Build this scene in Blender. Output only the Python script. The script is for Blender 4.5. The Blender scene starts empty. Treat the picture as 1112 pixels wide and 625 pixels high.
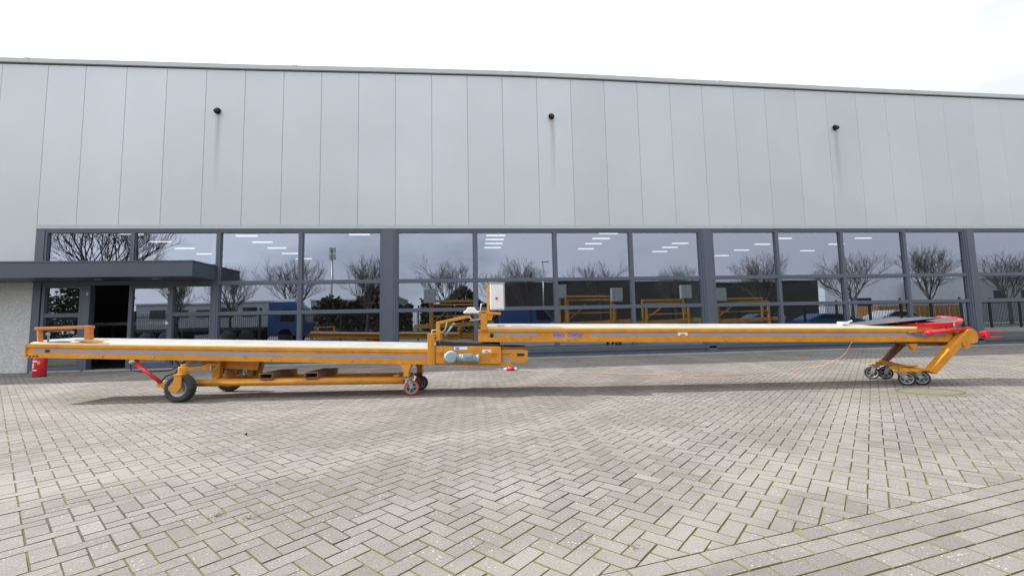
import bpy, math, random
import numpy as np
from mathutils import Vector, Matrix
R = math.radians
scene = bpy.context.scene
COL = scene.collection
random.seed(7)

# ------------------------------------------------------------------ helpers
class MB:
    """collects simple solids; build() links them as ONE mesh object"""
    def __init__(self): self.v = []; self.f = []; self.s = []
    def add(self, vs, fs, smooth=False):
        n = len(self.v); self.v += [tuple(p) for p in vs]
        for f in fs: self.f.append(tuple(i + n for i in f)); self.s.append(smooth)
        return self
    def box(self, x0, x1, y0, y1, z0, z1):
        vs = [(x, y, z) for x in (x0, x1) for y in (y0, y1) for z in (z0, z1)]
        return self.add(vs, [(0,1,3,2),(4,6,7,5),(0,4,5,1),(2,3,7,6),(0,2,6,4),(1,5,7,3)])
    def obox(self, a, b, w, h, up=(0,0,1)):
        """box beam from a to b, width w (side), height h (along up)"""
        a, b = Vector(a), Vector(b); d = (b - a).normalized(); u = Vector(up)
        s = d.cross(u)
        if s.length < 1e-4: s = d.cross(Vector((0,1,0)))
        s.normalize(); u = s.cross(d).normalized()
        vs = []
        for p in (a, b):
            for i, j in ((-1,-1),(1,-1),(1,1),(-1,1)): vs.append(p + s*(i*w/2) + u*(j*h/2))
        return self.add(vs, [(3,2,1,0),(4,5,6,7),(0,1,5,4),(1,2,6,5),(2,3,7,6),(3,0,4,7)])
    def prism(self, pts, y0, y1):
        """polygon in XZ extruded along Y"""
        n = len(pts); vs = [(x, y0, z) for x, z in pts] + [(x, y1, z) for x, z in pts]
        fs = [tuple(range(n)), tuple(range(2*n-1, n-1, -1))]
        for i in range(n):
            j = (i + 1) % n; fs.append((j, i, i + n, j + n))
        return self.add(vs, fs)
    def loft(self, prof, xs, closed=True, caps=True, smooth=False):
        """prof(x)-> list of (y,z); swept through xs"""
        rings = [[(x, y, z) for y, z in prof(x)] for x in xs]; n = len(rings[0]); vs = sum(rings, [])
        fs = []
        for k in range(len(xs) - 1):
            for i in range(n if closed else n - 1):
                j = (i + 1) % n; fs.append((k*n+i, k*n+j, (k+1)*n+j, (k+1)*n+i))
        if caps: fs += [tuple(range(n-1, -1, -1)), tuple(range((len(xs)-1)*n, len(xs)*n))]
        return self.add(vs, fs, smooth)
    def tube(self, pts, r, n=10, caps=True, smooth=True):
        pts = [Vector(p) for p in pts]; rs = r if isinstance(r, (list, tuple)) else [r]*len(pts)
        vs = []; fs = []; ref = None
        for k, p in enumerate(pts):
            d = (pts[min(k+1, len(pts)-1)] - pts[max(k-1, 0)]).normalized()
            if ref is None: ref = Vector((0,0,1)) if abs(d.z) < .9 else Vector((1,0,0))
            a = (ref - d*ref.dot(d)).normalized(); ref = a; b = d.cross(a)
            for i in range(n):
                t = 2*math.pi*i/n; vs.append(p + (a*math.cos(t) + b*math.sin(t))*rs[k])
        for k in range(len(pts)-1):
            for i in range(n):
                j = (i+1) % n; fs.append((k*n+i, k*n+j, (k+1)*n+j, (k+1)*n+i))
        self.add(vs, fs, smooth)
        if caps:
            m = len(self.v) - len(vs)
            self.f.append(tuple(m+i for i in range(n-1, -1, -1))); self.s.append(False)
            self.f.append(tuple(m+(len(pts)-1)*n+i for i in range(n))); self.s.append(False)
        return self
    def lathe(self, prof, c, axis='y', n=28, a0=0):
        """prof: closed list of (radius, axial)"""
        vs = []; m = len(prof); fs = []
        for i in range(n):
            t = 2*math.pi*i/n + a0
            for r, h in prof:
                q = {'y': (r*math.cos(t), h, r*math.sin(t)), 'z': (r*math.cos(t), r*math.sin(t), h), 'x': (h, r*math.cos(t), r*math.sin(t))}[axis]
                vs.append((c[0]+q[0], c[1]+q[1], c[2]+q[2]))
        for i in range(n):
            k = (i+1) % n
            for j in range(m - 1 if prof[0] != prof[-1] else m - 1):
                fs.append((i*m+j, k*m+j, k*m+j+1, i*m+j+1))
        return self.add(vs, fs, True)
    def build(self, name, mat, parent=None, bevel=0, recalc=True):
        me = bpy.data.meshes.new(name); me.from_pydata(self.v, [], self.f); me.update()
        import bmesh
        bm = bmesh.new() if recalc else None
        if recalc: bm.from_mesh(me); bmesh.ops.recalc_face_normals(bm, faces=bm.faces); bm.to_mesh(me); bm.free()

        me.polygons.foreach_set('use_smooth', self.s)
        me.materials.append(mat)
        o = bpy.data.objects.new(name, me); COL.objects.link(o)
        if parent: o.parent = parent
        if bevel:
            b = o.modifiers.new('bevel', 'BEVEL'); b.width = bevel; b.segments = 2; b.limit_method = 'ANGLE'; b.angle_limit = R(40)
        return o

def tag(o, label=None, cat=None, group=None, kind=None):
    if label: o['label'] = label
    if cat: o['category'] = cat
    if group: o['group'] = group
    if kind: o['kind'] = kind
    return o
def empty(name, loc=(0,0,0), rz=0, label=None, cat=None, group=None):
    o = bpy.data.objects.new(name, None); COL.objects.link(o); o.location = loc; o.rotation_euler = (0,0,rz)
    o.empty_display_size = .2
    return tag(o, label, cat, group)
def copy_tree(o, parent=None):
    c = o.copy(); COL.objects.link(c); c.parent = parent
    for ch in list(o.children): copy_tree(ch, c)
    return c

# ------------------------------------------------------------------ materials
def newmat(name):
    m = bpy.data.materials.new(name); m.use_nodes = True; nt = m.node_tree
    return m, nt, nt.nodes['Principled BSDF']
def N(nt, t, **kw):
    n = nt.nodes.new(t)
    for k, v in kw.items():
        if k in n.inputs: n.inputs[k].default_value = v
        else: setattr(n, k, v)
    return n
def mat(name, col, rough=.5, metal=0, var=.12, scale=6, bump=0, bscale=40, spec=.5, dirt=None, coat=0):
    """paint-like material with mottling, fine bump and optional dirt colour"""
    m, nt, b = newmat(name); L = nt.links
    tc = N(nt, 'ShaderNodeTexCoord')
    n1 = N(nt, 'ShaderNodeTexNoise', Scale=scale, Detail=6.0, Roughness=.6); L.new(tc.outputs['Object'], n1.inputs['Vector'])
    mx = N(nt, 'ShaderNodeMix', data_type='RGBA')
    c = col; lo = tuple(v*(1-var) for v in c); hi = tuple(min(1, v*(1+var)) for v in c)
    mx.inputs[6].default_value = (*lo, 1); mx.inputs[7].default_value = (*hi, 1)
    mr = N(nt, 'ShaderNodeMapRange'); mr.inputs[1].default_value = .3; mr.inputs[2].default_value = .7
    L.new(n1.outputs['Fac'], mr.inputs[0]); L.new(mr.outputs[0], mx.inputs[0])
    out = mx.outputs[2]
    if dirt:
        n2 = N(nt, 'ShaderNodeTexNoise', Scale=scale*2.3, Detail=9.0, Roughness=.75); L.new(tc.outputs['Object'], n2.inputs['Vector'])
        r2 = N(nt, 'ShaderNodeMapRange'); r2.inputs[1].default_value = .56; r2.inputs[2].default_value = .72; r2.inputs[4].default_value = .8
        L.new(n2.outputs['Fac'], r2.inputs[0])
        m2 = N(nt, 'ShaderNodeMix', data_type='RGBA'); L.new(r2.outputs[0], m2.inputs[0]); L.new(out, m2.inputs[6]); m2.inputs[7].default_value = (*dirt, 1); out = m2.outputs[2]
    L.new(out, b.inputs['Base Color'])
    b.inputs['Roughness'].default_value = rough; b.inputs['Metallic'].default_value = metal
    b.inputs['Specular IOR Level'].default_value = spec
    if coat: b.inputs['Coat Weight'].default_value = coat; b.inputs['Coat Roughness'].default_value = .15
    if bump:
        n3 = N(nt, 'ShaderNodeTexNoise', Scale=bscale, Detail=4.0); L.new(tc.outputs['Object'], n3.inputs['Vector'])
        bp = N(nt, 'ShaderNodeBump', Strength=bump, Distance=.01); L.new(n3.outputs['Fac'], bp.inputs['Height']); L.new(bp.outputs[0], b.inputs['Normal'])
    return m
M = {}
M['orange'] = mat('orange_paint', (.60,.255,.024), .42, var=.16, scale=5, dirt=(.30,.13,.03), bump=.15)
M['orange_red'] = mat('orange_red_paint', (.55,.19,.035), .5, var=.2, scale=8, dirt=(.20,.07,.03))
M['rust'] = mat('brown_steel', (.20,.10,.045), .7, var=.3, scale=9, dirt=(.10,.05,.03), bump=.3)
M['belt'] = mat('pale_belt', (.36,.36,.385), .55, var=.14, scale=4, dirt=(.25,.24,.24), bump=.2)
M['lip'] = mat('sunlit_cream_flange', (.60,.42,.20), .4, var=.06, scale=2)  # sun on the flange top put into the colour; small cream parts share it
M['blue'] = mat('blue_stripe', (.24,.31,.48), .4, var=.06, scale=2)
M['logo_blue'] = mat('logo_blue', (.05,.20,.85), .4, var=.04)
M['rubber'] = mat('black_rubber', (.022,.022,.024), .75, var=.3, scale=12, bump=.3)
M['tyre'] = mat('tyre_rubber', (.045,.045,.045), .85, var=.3, scale=14, bump=.4)
M['hopper'] = mat('dark_grey_sheet', (.075,.08,.09), .45, var=.3, scale=5, dirt=(.16,.15,.14))
M['red'] = mat('red_paint', (.62,.02,.03), .35, var=.1, scale=5)
M['red_tyre'] = mat('red_polyurethane', (.55,.06,.04), .5, var=.15, scale=9)
M['steel'] = mat('galvanised_steel', (.40,.41,.42), .4, metal=.7, var=.15, scale=12)
M['motor'] = mat('blue_grey_motor', (.30,.37,.42), .45, var=.1, scale=10)
M['white'] = mat('white_enamel', (.78,.78,.78), .35, var=.03)
M['green'] = mat('green_paint', (.06,.42,.10), .45, var=.15, scale=8)
M['black'] = mat('black_plastic', (.012,.012,.014), .45, var=.2)
M['cable'] = mat('orange_cable', (.55,.30,.19), .5, var=.1)
M['frame'] = mat('anthracite_aluminium', (.085,.105,.145), .42, var=.06, scale=2)
M['canopy'] = mat('canopy_sheet', (.058,.074,.10), .38, var=.05, scale=1.5)
M['cap'] = mat('roof_trim', (.44,.48,.51), .4, var=.04, scale=2)
M['seam'] = mat('seam_grey', (.27,.29,.31), .7)
M['dark'] = mat('dark_gap', (.03,.033,.037), .8)
M['conc'] = mat('concrete', (.36,.355,.33), .85, var=.18, scale=3, bump=.3)
M['wallin'] = mat('interior_wall', (.10,.10,.10), .9, var=.05)
M['floorin'] = mat('interior_floor', (.07,.07,.068), .5, var=.1)
M['incol'] = mat('interior_column', (.60,.68,.64), .6, var=.06)
M['incol_dim'] = mat('pale_grey_green_enamel', (.30,.34,.32), .5)
M['bark'] = mat('bark', (.06,.052,.042), .9, var=.35, scale=6)
M['twig'] = mat('twigs', (.085,.074,.060), .9, var=.3, scale=3)
M['shed'] = mat('dark_shed_cladding', (.035,.035,.030), .7, var=.15, scale=2)
M['pale'] = mat('pale_cladding', (.62,.64,.66), .6, var=.06, scale=1)
M['teal'] = mat('teal_cladding', (.38,.47,.48), .6, var=.06, scale=1)
M['brick'] = mat('grey_render', (.25,.27,.28), .8, var=.1, scale=2)
M['window_dark'] = mat('dark_window', (.02,.025,.03), .15)
M['bluepaint'] = mat('blue_truck_paint', (.035,.075,.20), .3, var=.06)
M['fence'] = mat('dark_fence_paint', (.018,.022,.02), .5, var=.1)
M['glass_dark'] = mat('dark_vehicle_glass', (.015,.02,.025), .08)
M['yellow_far'] = mat('yellow_machine_paint', (.40,.21,.05), .45, var=.15, scale=4)
M['container'] = mat('ochre_container', (.40,.20,.07), .5, var=.1)

M['twig2'] = mat('dry_stems', (.30,.24,.16), .9, var=.2)
def leaf_mat():
    m, nt, b = newmat('evergreen_leaves'); L = nt.links
    g = N(nt, 'ShaderNodeNewGeometry'); cr = N(nt, 'ShaderNodeValToRGB')
    cr.color_ramp.elements[0].color = (.035,.033,.022,1); cr.color_ramp.elements[1].color = (.10,.095,.05,1)
    L.new(g.outputs['Random Per Island'], cr.inputs[0]); L.new(cr.outputs[0], b.inputs['Base Color']); b.inputs['Roughness'].default_value = .8
    return m
M['leaf'] = leaf_mat()

def emis(name, col, s):
    m, nt, b = newmat(name); b.inputs['Base Color'].default_value = (*col,1)
    b.inputs['Emission Color'].default_value = (*col,1); b.inputs['Emission Strength'].default_value = s
    return m
M['tube'] = emis('lit_fluorescent', (1,.98,.92), 1.0)

def glass_mat():
    m = bpy.data.materials.new('coated_window_glass'); m.use_nodes = True; nt = m.node_tree; L = nt.links
    for n in list(nt.nodes): nt.nodes.remove(n)
    out = N(nt, 'ShaderNodeOutputMaterial'); tr = N(nt, 'ShaderNodeBsdfTransparent'); tr.inputs[0].default_value = (.62,.68,.68,1)
    gl = N(nt, 'ShaderNodeBsdfGlossy'); gl.inputs['Roughness'].default_value = 0.0; gl.inputs[0].default_value = (.73,.81,.98,1)
    mx = N(nt, 'ShaderNodeMixShader')
    fr = N(nt, 'ShaderNodeLayerWeight', Blend=.35); mr = N(nt, 'ShaderNodeMapRange')
    mr.inputs[3].default_value = .33; mr.inputs[4].default_value = .95
    L.new(fr.outputs['Fresnel'], mr.inputs[0]); L.new(mr.outputs[0], mx.inputs[0])
    tc = N(nt, 'ShaderNodeTexCoord'); nz = N(nt, 'ShaderNodeTexNoise', Scale=.9, Detail=1.0); L.new(tc.outputs['Object'], nz.inputs['Vector'])
    bp = N(nt, 'ShaderNodeBump', Strength=.03, Distance=.02); L.new(nz.outputs['Fac'], bp.inputs['Height']); L.new(bp.outputs[0], gl.inputs['Normal'])
    L.new(tr.outputs[0], mx.inputs[1]); L.new(gl.outputs[0], mx.inputs[2]); L.new(mx.outputs[0], out.inputs[0])
    return m
M['glass'] = glass_mat()

SPOUTS = [(4.32,6.81),(13.405,6.88),(22.222,6.74)]
def cladding_mat():
    m, nt, b = newmat('grey_cladding_panels'); L = nt.links
    geo = N(nt, 'ShaderNodeNewGeometry'); sep = N(nt, 'ShaderNodeSeparateXYZ'); L.new(geo.outputs['Position'], sep.inputs[0])
    n1 = N(nt, 'ShaderNodeTexNoise', Scale=.35, Detail=5.0); L.new(geo.outputs['Position'], n1.inputs['Vector'])
    mx = N(nt, 'ShaderNodeMix', data_type='RGBA'); mx.inputs[6].default_value = (.475,.512,.545,1); mx.inputs[7].default_value = (.515,.552,.587,1)
    mr = N(nt, 'ShaderNodeMapRange'); mr.inputs[1].default_value = .35; mr.inputs[2].default_value = .65; L.new(n1.outputs['Fac'], mr.inputs[0]); L.new(mr.outputs[0], mx.inputs[0])
    at = N(nt, 'ShaderNodeAttribute', attribute_name='rnd'); mv = N(nt, 'ShaderNodeMapRange'); mv.inputs[3].default_value = .965; mv.inputs[4].default_value = 1.035; L.new(at.outputs['Fac'], mv.inputs[0])
    cur = N(nt, 'ShaderNodeVectorMath', operation='SCALE'); L.new(mx.outputs[2], cur.inputs[0]); L.new(mv.outputs[0], cur.inputs['Scale'])
    col = cur.outputs[0]
    # rain streaks under the overflow spouts
    ns = N(nt, 'ShaderNodeTexNoise', Scale=1.0, Detail=3.0); mp = N(nt, 'ShaderNodeMapping'); mp.inputs['Scale'].default_value = (14,1,.7)
    L.new(geo.outputs['Position'], mp.inputs[0]); L.new(mp.outputs[0], ns.inputs['Vector'])
    tot = None
    def MT(op, a, bb=None, clamp=False):
        n = N(nt, 'ShaderNodeMath', operation=op); n.use_clamp = clamp
        for i, q in enumerate((a, bb)):
            if q is None: continue
            if isinstance(q, (int, float)): n.inputs[i].default_value = q
            else: L.new(q, n.inputs[i])
        return n.outputs[0]
    for x, z in SPOUTS:
        dx = MT('ABSOLUTE', MT('SUBTRACT', sep.outputs[0], x + .02)); w = MT('SUBTRACT', 1.0, MT('DIVIDE', dx, .11), True)
        dz = MT('SUBTRACT', z - .05, sep.outputs[2]); fade = MT('SUBTRACT', 1.0, MT('DIVIDE', dz, 2.3), True); on = MT('GREATER_THAN', dz, 0)
        s = MT('MULTIPLY', MT('MULTIPLY', w, fade), on)
        tot = s if tot is None else MT('ADD', tot, s)
    st = MT('MULTIPLY', MT('MULTIPLY', tot, ns.outputs['Fac']), .95, True)
    m2 = N(nt, 'ShaderNodeMix', data_type='RGBA'); L.new(st, m2.inputs[0]); L.new(col, m2.inputs[6]); m2.inputs[7].default_value = (.16,.165,.17,1)
    L.new(m2.outputs[2], b.inputs['Base Color']); b.inputs['Roughness'].default_value = .42; b.inputs['Metallic'].default_value = .22
    nb = N(nt, 'ShaderNodeTexNoise', Scale=1.2, Detail=2.0); L.new(geo.outputs['Position'], nb.inputs['Vector'])
    bp = N(nt, 'ShaderNodeBump', Strength=.35, Distance=.02); L.new(nb.outputs['Fac'], bp.inputs['Height']); L.new(bp.outputs[0], b.inputs['Normal'])
    return m
M['clad'] = cladding_mat()

def pebble_mat():
    m, nt, b = newmat('washed_pebble_concrete'); L = nt.links
    g = N(nt, 'ShaderNodeNewGeometry'); v = N(nt, 'ShaderNodeTexVoronoi', Scale=26.0); L.new(g.outputs['Position'], v.inputs['Vector'])
    n = N(nt, 'ShaderNodeTexNoise', Scale=32.0, Detail=6.0, Roughness=.85); L.new(g.outputs['Position'], n.inputs['Vector'])
    cr = N(nt, 'ShaderNodeValToRGB'); e = cr.color_ramp.elements; e[0].position = .33; e[0].color = (.34,.35,.36,1); e[1].position = .66; e[1].color = (.80,.82,.84,1)
    L.new(n.outputs['Fac'], cr.inputs[0])
    mx = N(nt, 'ShaderNodeMix', data_type='RGBA', blend_type='MULTIPLY'); mx.inputs[0].default_value = .07; L.new(cr.outputs[0], mx.inputs[6]); L.new(v.outputs['Color'], mx.inputs[7])
    L.new(mx.outputs[2], b.inputs['Base Color']); b.inputs['Roughness'].default_value = .9
    bp = N(nt, 'ShaderNodeBump', Strength=.5, Distance=.01); L.new(v.outputs['Distance'], bp.inputs['Height']); L.new(bp.outputs[0], b.inputs['Normal'])
    return m
M['pebble'] = pebble_mat()

def paver_mat():
    m, nt, b = newmat('concrete_pavers'); L = nt.links
    g = N(nt, 'ShaderNodeNewGeometry'); P = g.outputs['Position']
    at = N(nt, 'ShaderNodeAttribute', attribute_name='rnd')
    cr = N(nt, 'ShaderNodeValToRGB'); e = cr.color_ramp.elements
    e[0].color = (.190,.174,.165,1); e[1].color = (.287,.265,.251,1)
    for p_, c_ in ((.45,(.237,.218,.207,1)),(.965,(.264,.244,.232,1)),(.985,(.32,.30,.285,1))):
        q = cr.color_ramp.elements.new(p_); q.color = c_
    L.new(at.outputs['Fac'], cr.inputs[0])
    def noise(s, d, r=.6): 
        n = N(nt, 'ShaderNodeTexNoise', Scale=s, Detail=d, Roughness=r); L.new(P, n.inputs['Vector']); return n.outputs['Fac']
    def rng(x, a, c, lo=0., hi=1.):
        r = N(nt, 'ShaderNodeMapRange'); r.inputs[1].default_value = a; r.inputs[2].default_value = c; r.inputs[3].default_value = lo; r.inputs[4].default_value = hi; L.new(x, r.inputs[0]); return r.outputs[0]
    def mix(f, a, c, bt='MIX'):
        x = N(nt, 'ShaderNodeMix', data_type='RGBA', blend_type=bt)
        if isinstance(f, float): x.inputs[0].default_value = f
        else: L.new(f, x.inputs[0])
        L.new(a, x.inputs[6]) if not isinstance(a, tuple) else setattr(x.inputs[6], 'default_value', a)
        L.new(c, x.inputs[7]) if not isinstance(c, tuple) else setattr(x.inputs[7], 'default_value', c)
        return x.outputs[2]
    col = cr.outputs[0]
    col = mix(rng(noise(.55, 6, .65), .42, .66, 0, .6), col, (.155,.142,.135,1))       # grimy drifts
    col = mix(rng(noise(.9, 5, .6), .50, .68, 0, .6), col, (.34,.322,.30,1))           # worn pale patches
    col = mix(rng(noise(.5, 8, .75), .50, .66, 0, .28), col, (.195,.19,.145,1))           # algae
    col = mix(rng(noise(110, 7, .9), .44, .60, 0, .78), col, (.12,.106,.098,1)); col = mix(rng(noise(170, 4, .8), .55, .66, 0, .7), col, (.46,.435,.40,1))          # cement grain
    v = N(nt, 'ShaderNodeTexVoronoi', Scale=42.0, Randomness=1.0); L.new(P, v.inputs['Vector'])
    vs = rng(v.outputs['Distance'], .10, .17, 1, 0)
    gate = rng(noise(5, 2), .48, .56)
    mm = N(nt, 'ShaderNodeMath', operation='MULTIPLY'); L.new(vs, mm.inputs[0]); L.new(gate, mm.inputs[1])
    col = mix(mm.outputs[0], col, (.52,.51,.47,1))                                       # lichen specks
    # tyre arc, faintly pale
    mp = N(nt, 'ShaderNodeVectorMath', operation='DISTANCE'); L.new(P, mp.inputs[0]); mp.inputs[1].default_value = (8.2,-2.2,0)
    w = rng(noise(1.4, 4), .3, .7, -.25, .25); ad = N(nt, 'ShaderNodeMath', operation='ADD'); L.new(mp.outputs['Value'], ad.inputs[0]); L.new(w, ad.inputs[1])
    sn = N(nt, 'ShaderNodeMath', operation='SINE'); sc = N(nt, 'ShaderNodeMath', operation='MULTIPLY'); L.new(ad.outputs[0], sc.inputs[0]); sc.inputs[1].default_value = 3.1; L.new(sc.outputs[0], sn.inputs[0])
    arc = rng(sn.outputs[0], .6, 1, 0, .25); col = mix(arc, col, (.36,.338,.312,1))
    L.new(col, b.inputs['Base Color']); b.inputs['Roughness'].default_value = .85; b.inputs['Specular IOR Level'].default_value = .3
    bp = N(nt, 'ShaderNodeBump', Strength=.45, Distance=.004); L.new(noise(90, 5, .8), bp.inputs['Height']); L.new(bp.outputs[0], b.inputs['Normal'])
    return m
M['paver'] = paver_mat()
def joint_mat():
    m, nt, b = newmat('joint_sand_and_moss'); L = nt.links
    g = N(nt, 'ShaderNodeNewGeometry'); n = N(nt, 'ShaderNodeTexNoise', Scale=1.1, Detail=7.0, Roughness=.7); L.new(g.outputs['Position'], n.inputs['Vector'])
    cr = N(nt, 'ShaderNodeValToRGB'); e = cr.color_ramp.elements; e[0].position = .42; e[0].color = (.078,.068,.056,1); e[1].position = .62; e[1].color = (.145,.142,.050,1)
    # moss is thickest along the edge where the two paving patterns meet
    dp_ = N(nt, 'ShaderNodeVectorMath', operation='DOT_PRODUCT'); L.new(g.outputs['Position'], dp_.inputs[0]); a_ = R(13.07); dp_.inputs[1].default_value = (-math.sin(a_), math.cos(a_), 0)
    of = N(nt, 'ShaderNodeMath', operation='SUBTRACT'); L.new(dp_.outputs['Value'], of.inputs[0]); of.inputs[1].default_value = -11.707*math.sin(a_) - 10.149*math.cos(a_)
    ab = N(nt, 'ShaderNodeMath', operation='ABSOLUTE'); L.new(of.outputs[0], ab.inputs[0])
    m1 = N(nt, 'ShaderNodeMapRange'); m1.inputs[1].default_value = .05; m1.inputs[2].default_value = .9; m1.inputs[3].default_value = .20; m1.inputs[4].default_value = 0; L.new(ab.outputs[0], m1.inputs[0])
    sm = N(nt, 'ShaderNodeMath', operation='ADD'); L.new(n.outputs['Fac'], sm.inputs[0]); L.new(m1.outputs[0], sm.inputs[1])
    L.new(sm.outputs[0], cr.inputs[0]); L.new(cr.outputs[0], b.inputs['Base Color']); b.inputs['Roughness'].default_value = .95
    return m
M['joint'] = joint_mat()
def plain_yard_mat():
    return mat('distant_yard_paving', (.235,.218,.206), .85, var=.14, scale=.6, dirt=(.19,.175,.16))
M['yard'] = plain_yard_mat()
M['grass'] = mat('winter_grass', (.09,.12,.035), .9, var=.3, scale=1.5, bump=.4)
M['asphalt'] = mat('asphalt', (.06,.06,.062), .85, var=.15, scale=2)

# ------------------------------------------------------------------ camera
yaw, pit, rol = .09277, .08568, -.0210
cy, sy, cp, sp = math.cos(yaw), math.sin(yaw), math.cos(pit), math.sin(pit)
fw = Vector((sy*cp, cy*cp, sp)); rt = Vector((cy, -sy, 0)); up = rt.cross(fw)
r2 = rt*math.cos(rol) + up*math.sin(rol); u2 = -rt*math.sin(rol) + up*math.cos(rol)
CAM = Vector((11.0648, -11.8269, .9216))
cd = bpy.data.cameras.new('camera'); cam = bpy.data.objects.new('camera', cd); COL.objects.link(cam)
mw = Matrix((( r2.x, u2.x, -fw.x), (r2.y, u2.y, -fw.y), (r2.z, u2.z, -fw.z))).to_4x4(); mw.translation = CAM
cam.matrix_world = mw
cd.sensor_width = 36; cd.lens = 36*468.232/1112; cd.clip_start = .05; cd.clip_end = 3000
scene.camera = cam

# ------------------------------------------------------------------ light
SX, SY = -1.22, .33            # towards the sun, per metre of height
el = math.atan(1/math.hypot(SX, SY)); az = math.atan2(SX, SY)
sd = bpy.data.lights.new('sun', 'SUN'); sd.energy = 4.3; sd.angle = R(.6); sd.color = (1,.95,.88)
so = bpy.data.objects.new('sun', sd); COL.objects.link(so)
so.rotation_euler = Vector((SX, SY, 1)).to_track_quat('Z', 'Y').to_euler()
so.location = (-20, 10, 25)
w = bpy.data.worlds.new('World'); scene.world = w; w.use_nodes = True; nt = w.node_tree; L = nt.links
bg = nt.nodes['Background']; sky = N(nt, 'ShaderNodeTexSky', sky_type='NISHITA'); sky.sun_disc = False
sky.sun_elevation = el; sky.sun_rotation = az % (2*math.pi); sky.dust_density = 2.0; sky.air_density = 1.0
bg.inputs[1].default_value = .1
tc = N(nt, 'ShaderNodeTexCoord'); mp = N(nt, 'ShaderNodeMapping'); mp.inputs['Scale'].default_value = (1,1,2.6); L.new(tc.outputs['Generated'], mp.inputs[0])
cn = N(nt, 'ShaderNodeTexNoise', Scale=1.7, Detail=8.0, Roughness=.55); L.new(mp.outputs[0], cn.inputs['Vector'])
cr = N(nt, 'ShaderNodeValToRGB'); e = cr.color_ramp.elements; e[0].position = .40; e[0].color = (.64,.64,.64,1); e[1].position = .52; e[1].color = (1,1,1,1)
L.new(cn.outputs['Fac'], cr.inputs[0])
# thin bright cloud veil, brighter on the sun's side of the sky
dt = N(nt, 'ShaderNodeVectorMath', operation='DOT_PRODUCT'); L.new(tc.outputs['Generated'], dt.inputs[0])
sv = Vector((SX, SY, 1)).normalized(); dt.inputs[1].default_value = sv
mr = N(nt, 'ShaderNodeMapRange'); mr.inputs[1].default_value = -.8; mr.inputs[2].default_value = .9; mr.inputs[3].default_value = 7.2; mr.inputs[4].default_value = 15.5; L.new(dt.outputs['Value'], mr.inputs[0])
vs = N(nt, 'ShaderNodeVectorMath', operation='SCALE'); vs.inputs[0].default_value = (.965,.985,1.02); L.new(mr.outputs[0], vs.inputs['Scale'])
mx = N(nt, 'ShaderNodeMix', data_type='RGBA'); L.new(cr.outputs[0], mx.inputs[0]); L.new(sky.outputs[0], mx.inputs[6]); L.new(vs.outputs[0], mx.inputs[7])
L.new(mx.outputs[2], bg.inputs[0])
scene.view_settings.view_transform = 'Standard'; scene.view_settings.look = 'None'; scene.view_settings.gamma = 1
scene.view_settings.exposure = .45

# ------------------------------------------------------------------ ground
def sheet(name, x0, x1, y0, y1, z, m):
    b = MB(); b.add([(x0,y0,z),(x1,y0,z),(x1,y1,z),(x0,y1,z)], [(0,1,2,3)]); o = b.build(name, m); tag(o, kind='structure'); return o
sheet('ground', -900, 900, -900, 900, -.030, M['grass'])
sheet('yard', -70, 130, -19.5, 34, -.022, M['yard'])
sheet('joint_bed', -8, 42, -14.2, .2, -.0045, M['joint'])
sheet('road', -300, 400, -58, -50, -.024, M['asphalt'])
sheet('far_yard', -60, 110, -46, -24.5, -.025, M['yard'])

# individual paving bricks: herringbone at 45 degrees, a stretcher-bond margin along a skewed edge
W = .084; GAP = .0042; CH = .0019
L0 = np.array([11.707, -10.149]); ld = np.array([math.cos(R(13.07)), math.sin(R(13.07))]); ln = np.array([-ld[1], ld[0]])
def side(p): return (p - L0) @ ln
e1 = np.array([1,-1])/math.sqrt(2); e2 = np.array([1,1])/math.sqrt(2)
rects = []     # centre, half-length vector axis, half sizes
n = int(45/W)
I, J = np.meshgrid(np.arange(-n, n), np.arange(-n, n), indexing='ij'); I = I.ravel(); J = J.ravel()
O = np.array([12., -6.5])
m4 = (I + J) % 4
def mk(mask, di, dj):
    i = I[mask]; j = J[mask]
    c = O + np.outer((i + di)*W, e1) + np.outer((j + dj)*W, e2); return c
ca = mk(m4 == 0, 1, .5); cb = mk(m4 == 2, .5, 1)
def keep(c):
    x, y = c[:,0], c[:,1]; s = (x-11.065)*cy - (y+11.827)*sy; d = (x-11.065)*sy + (y+11.827)*cy
    return (x > -7) & (x < 41) & (y < -.16) & (y > -14.1) & ((np.abs(s) < 1.4*d + 1.8) | ((y < -8.5) & (np.abs(s) < 6)))
ca = ca[keep(ca)]; cb = cb[keep(cb)]
sa = side(ca); sb = side(cb); far = W*1.2
polys = []   # irregular clipped bricks
def clip(poly):
    out = []
    for k in range(len(poly)):
        a, b_ = poly[k], poly[(k+1) % len(poly)]; fa, fb = side(a), side(b_)
        if fa >= 0: out.append(a)
        if fa*fb < 0: out.append(a + (b_-a)*(fa/(fa-fb)))
    return out
whole = []
for c, s, u, v in ((ca, sa, e1, e2), (cb, sb, e2, e1)):
    whole.append((c[s > far], u, v))
    for q in c[(s <= far) & (s > -far)]:
        P_ = [q - u*W - v*W/2, q + u*W - v*W/2, q + u*W + v*W/2, q - u*W + v*W/2]
        if (u[0]*v[1]-u[1]*v[0]) < 0: P_ = P_[::-1]
        P_ = clip(P_)
        if len(P_) >= 3: polys.append(P_)
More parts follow.
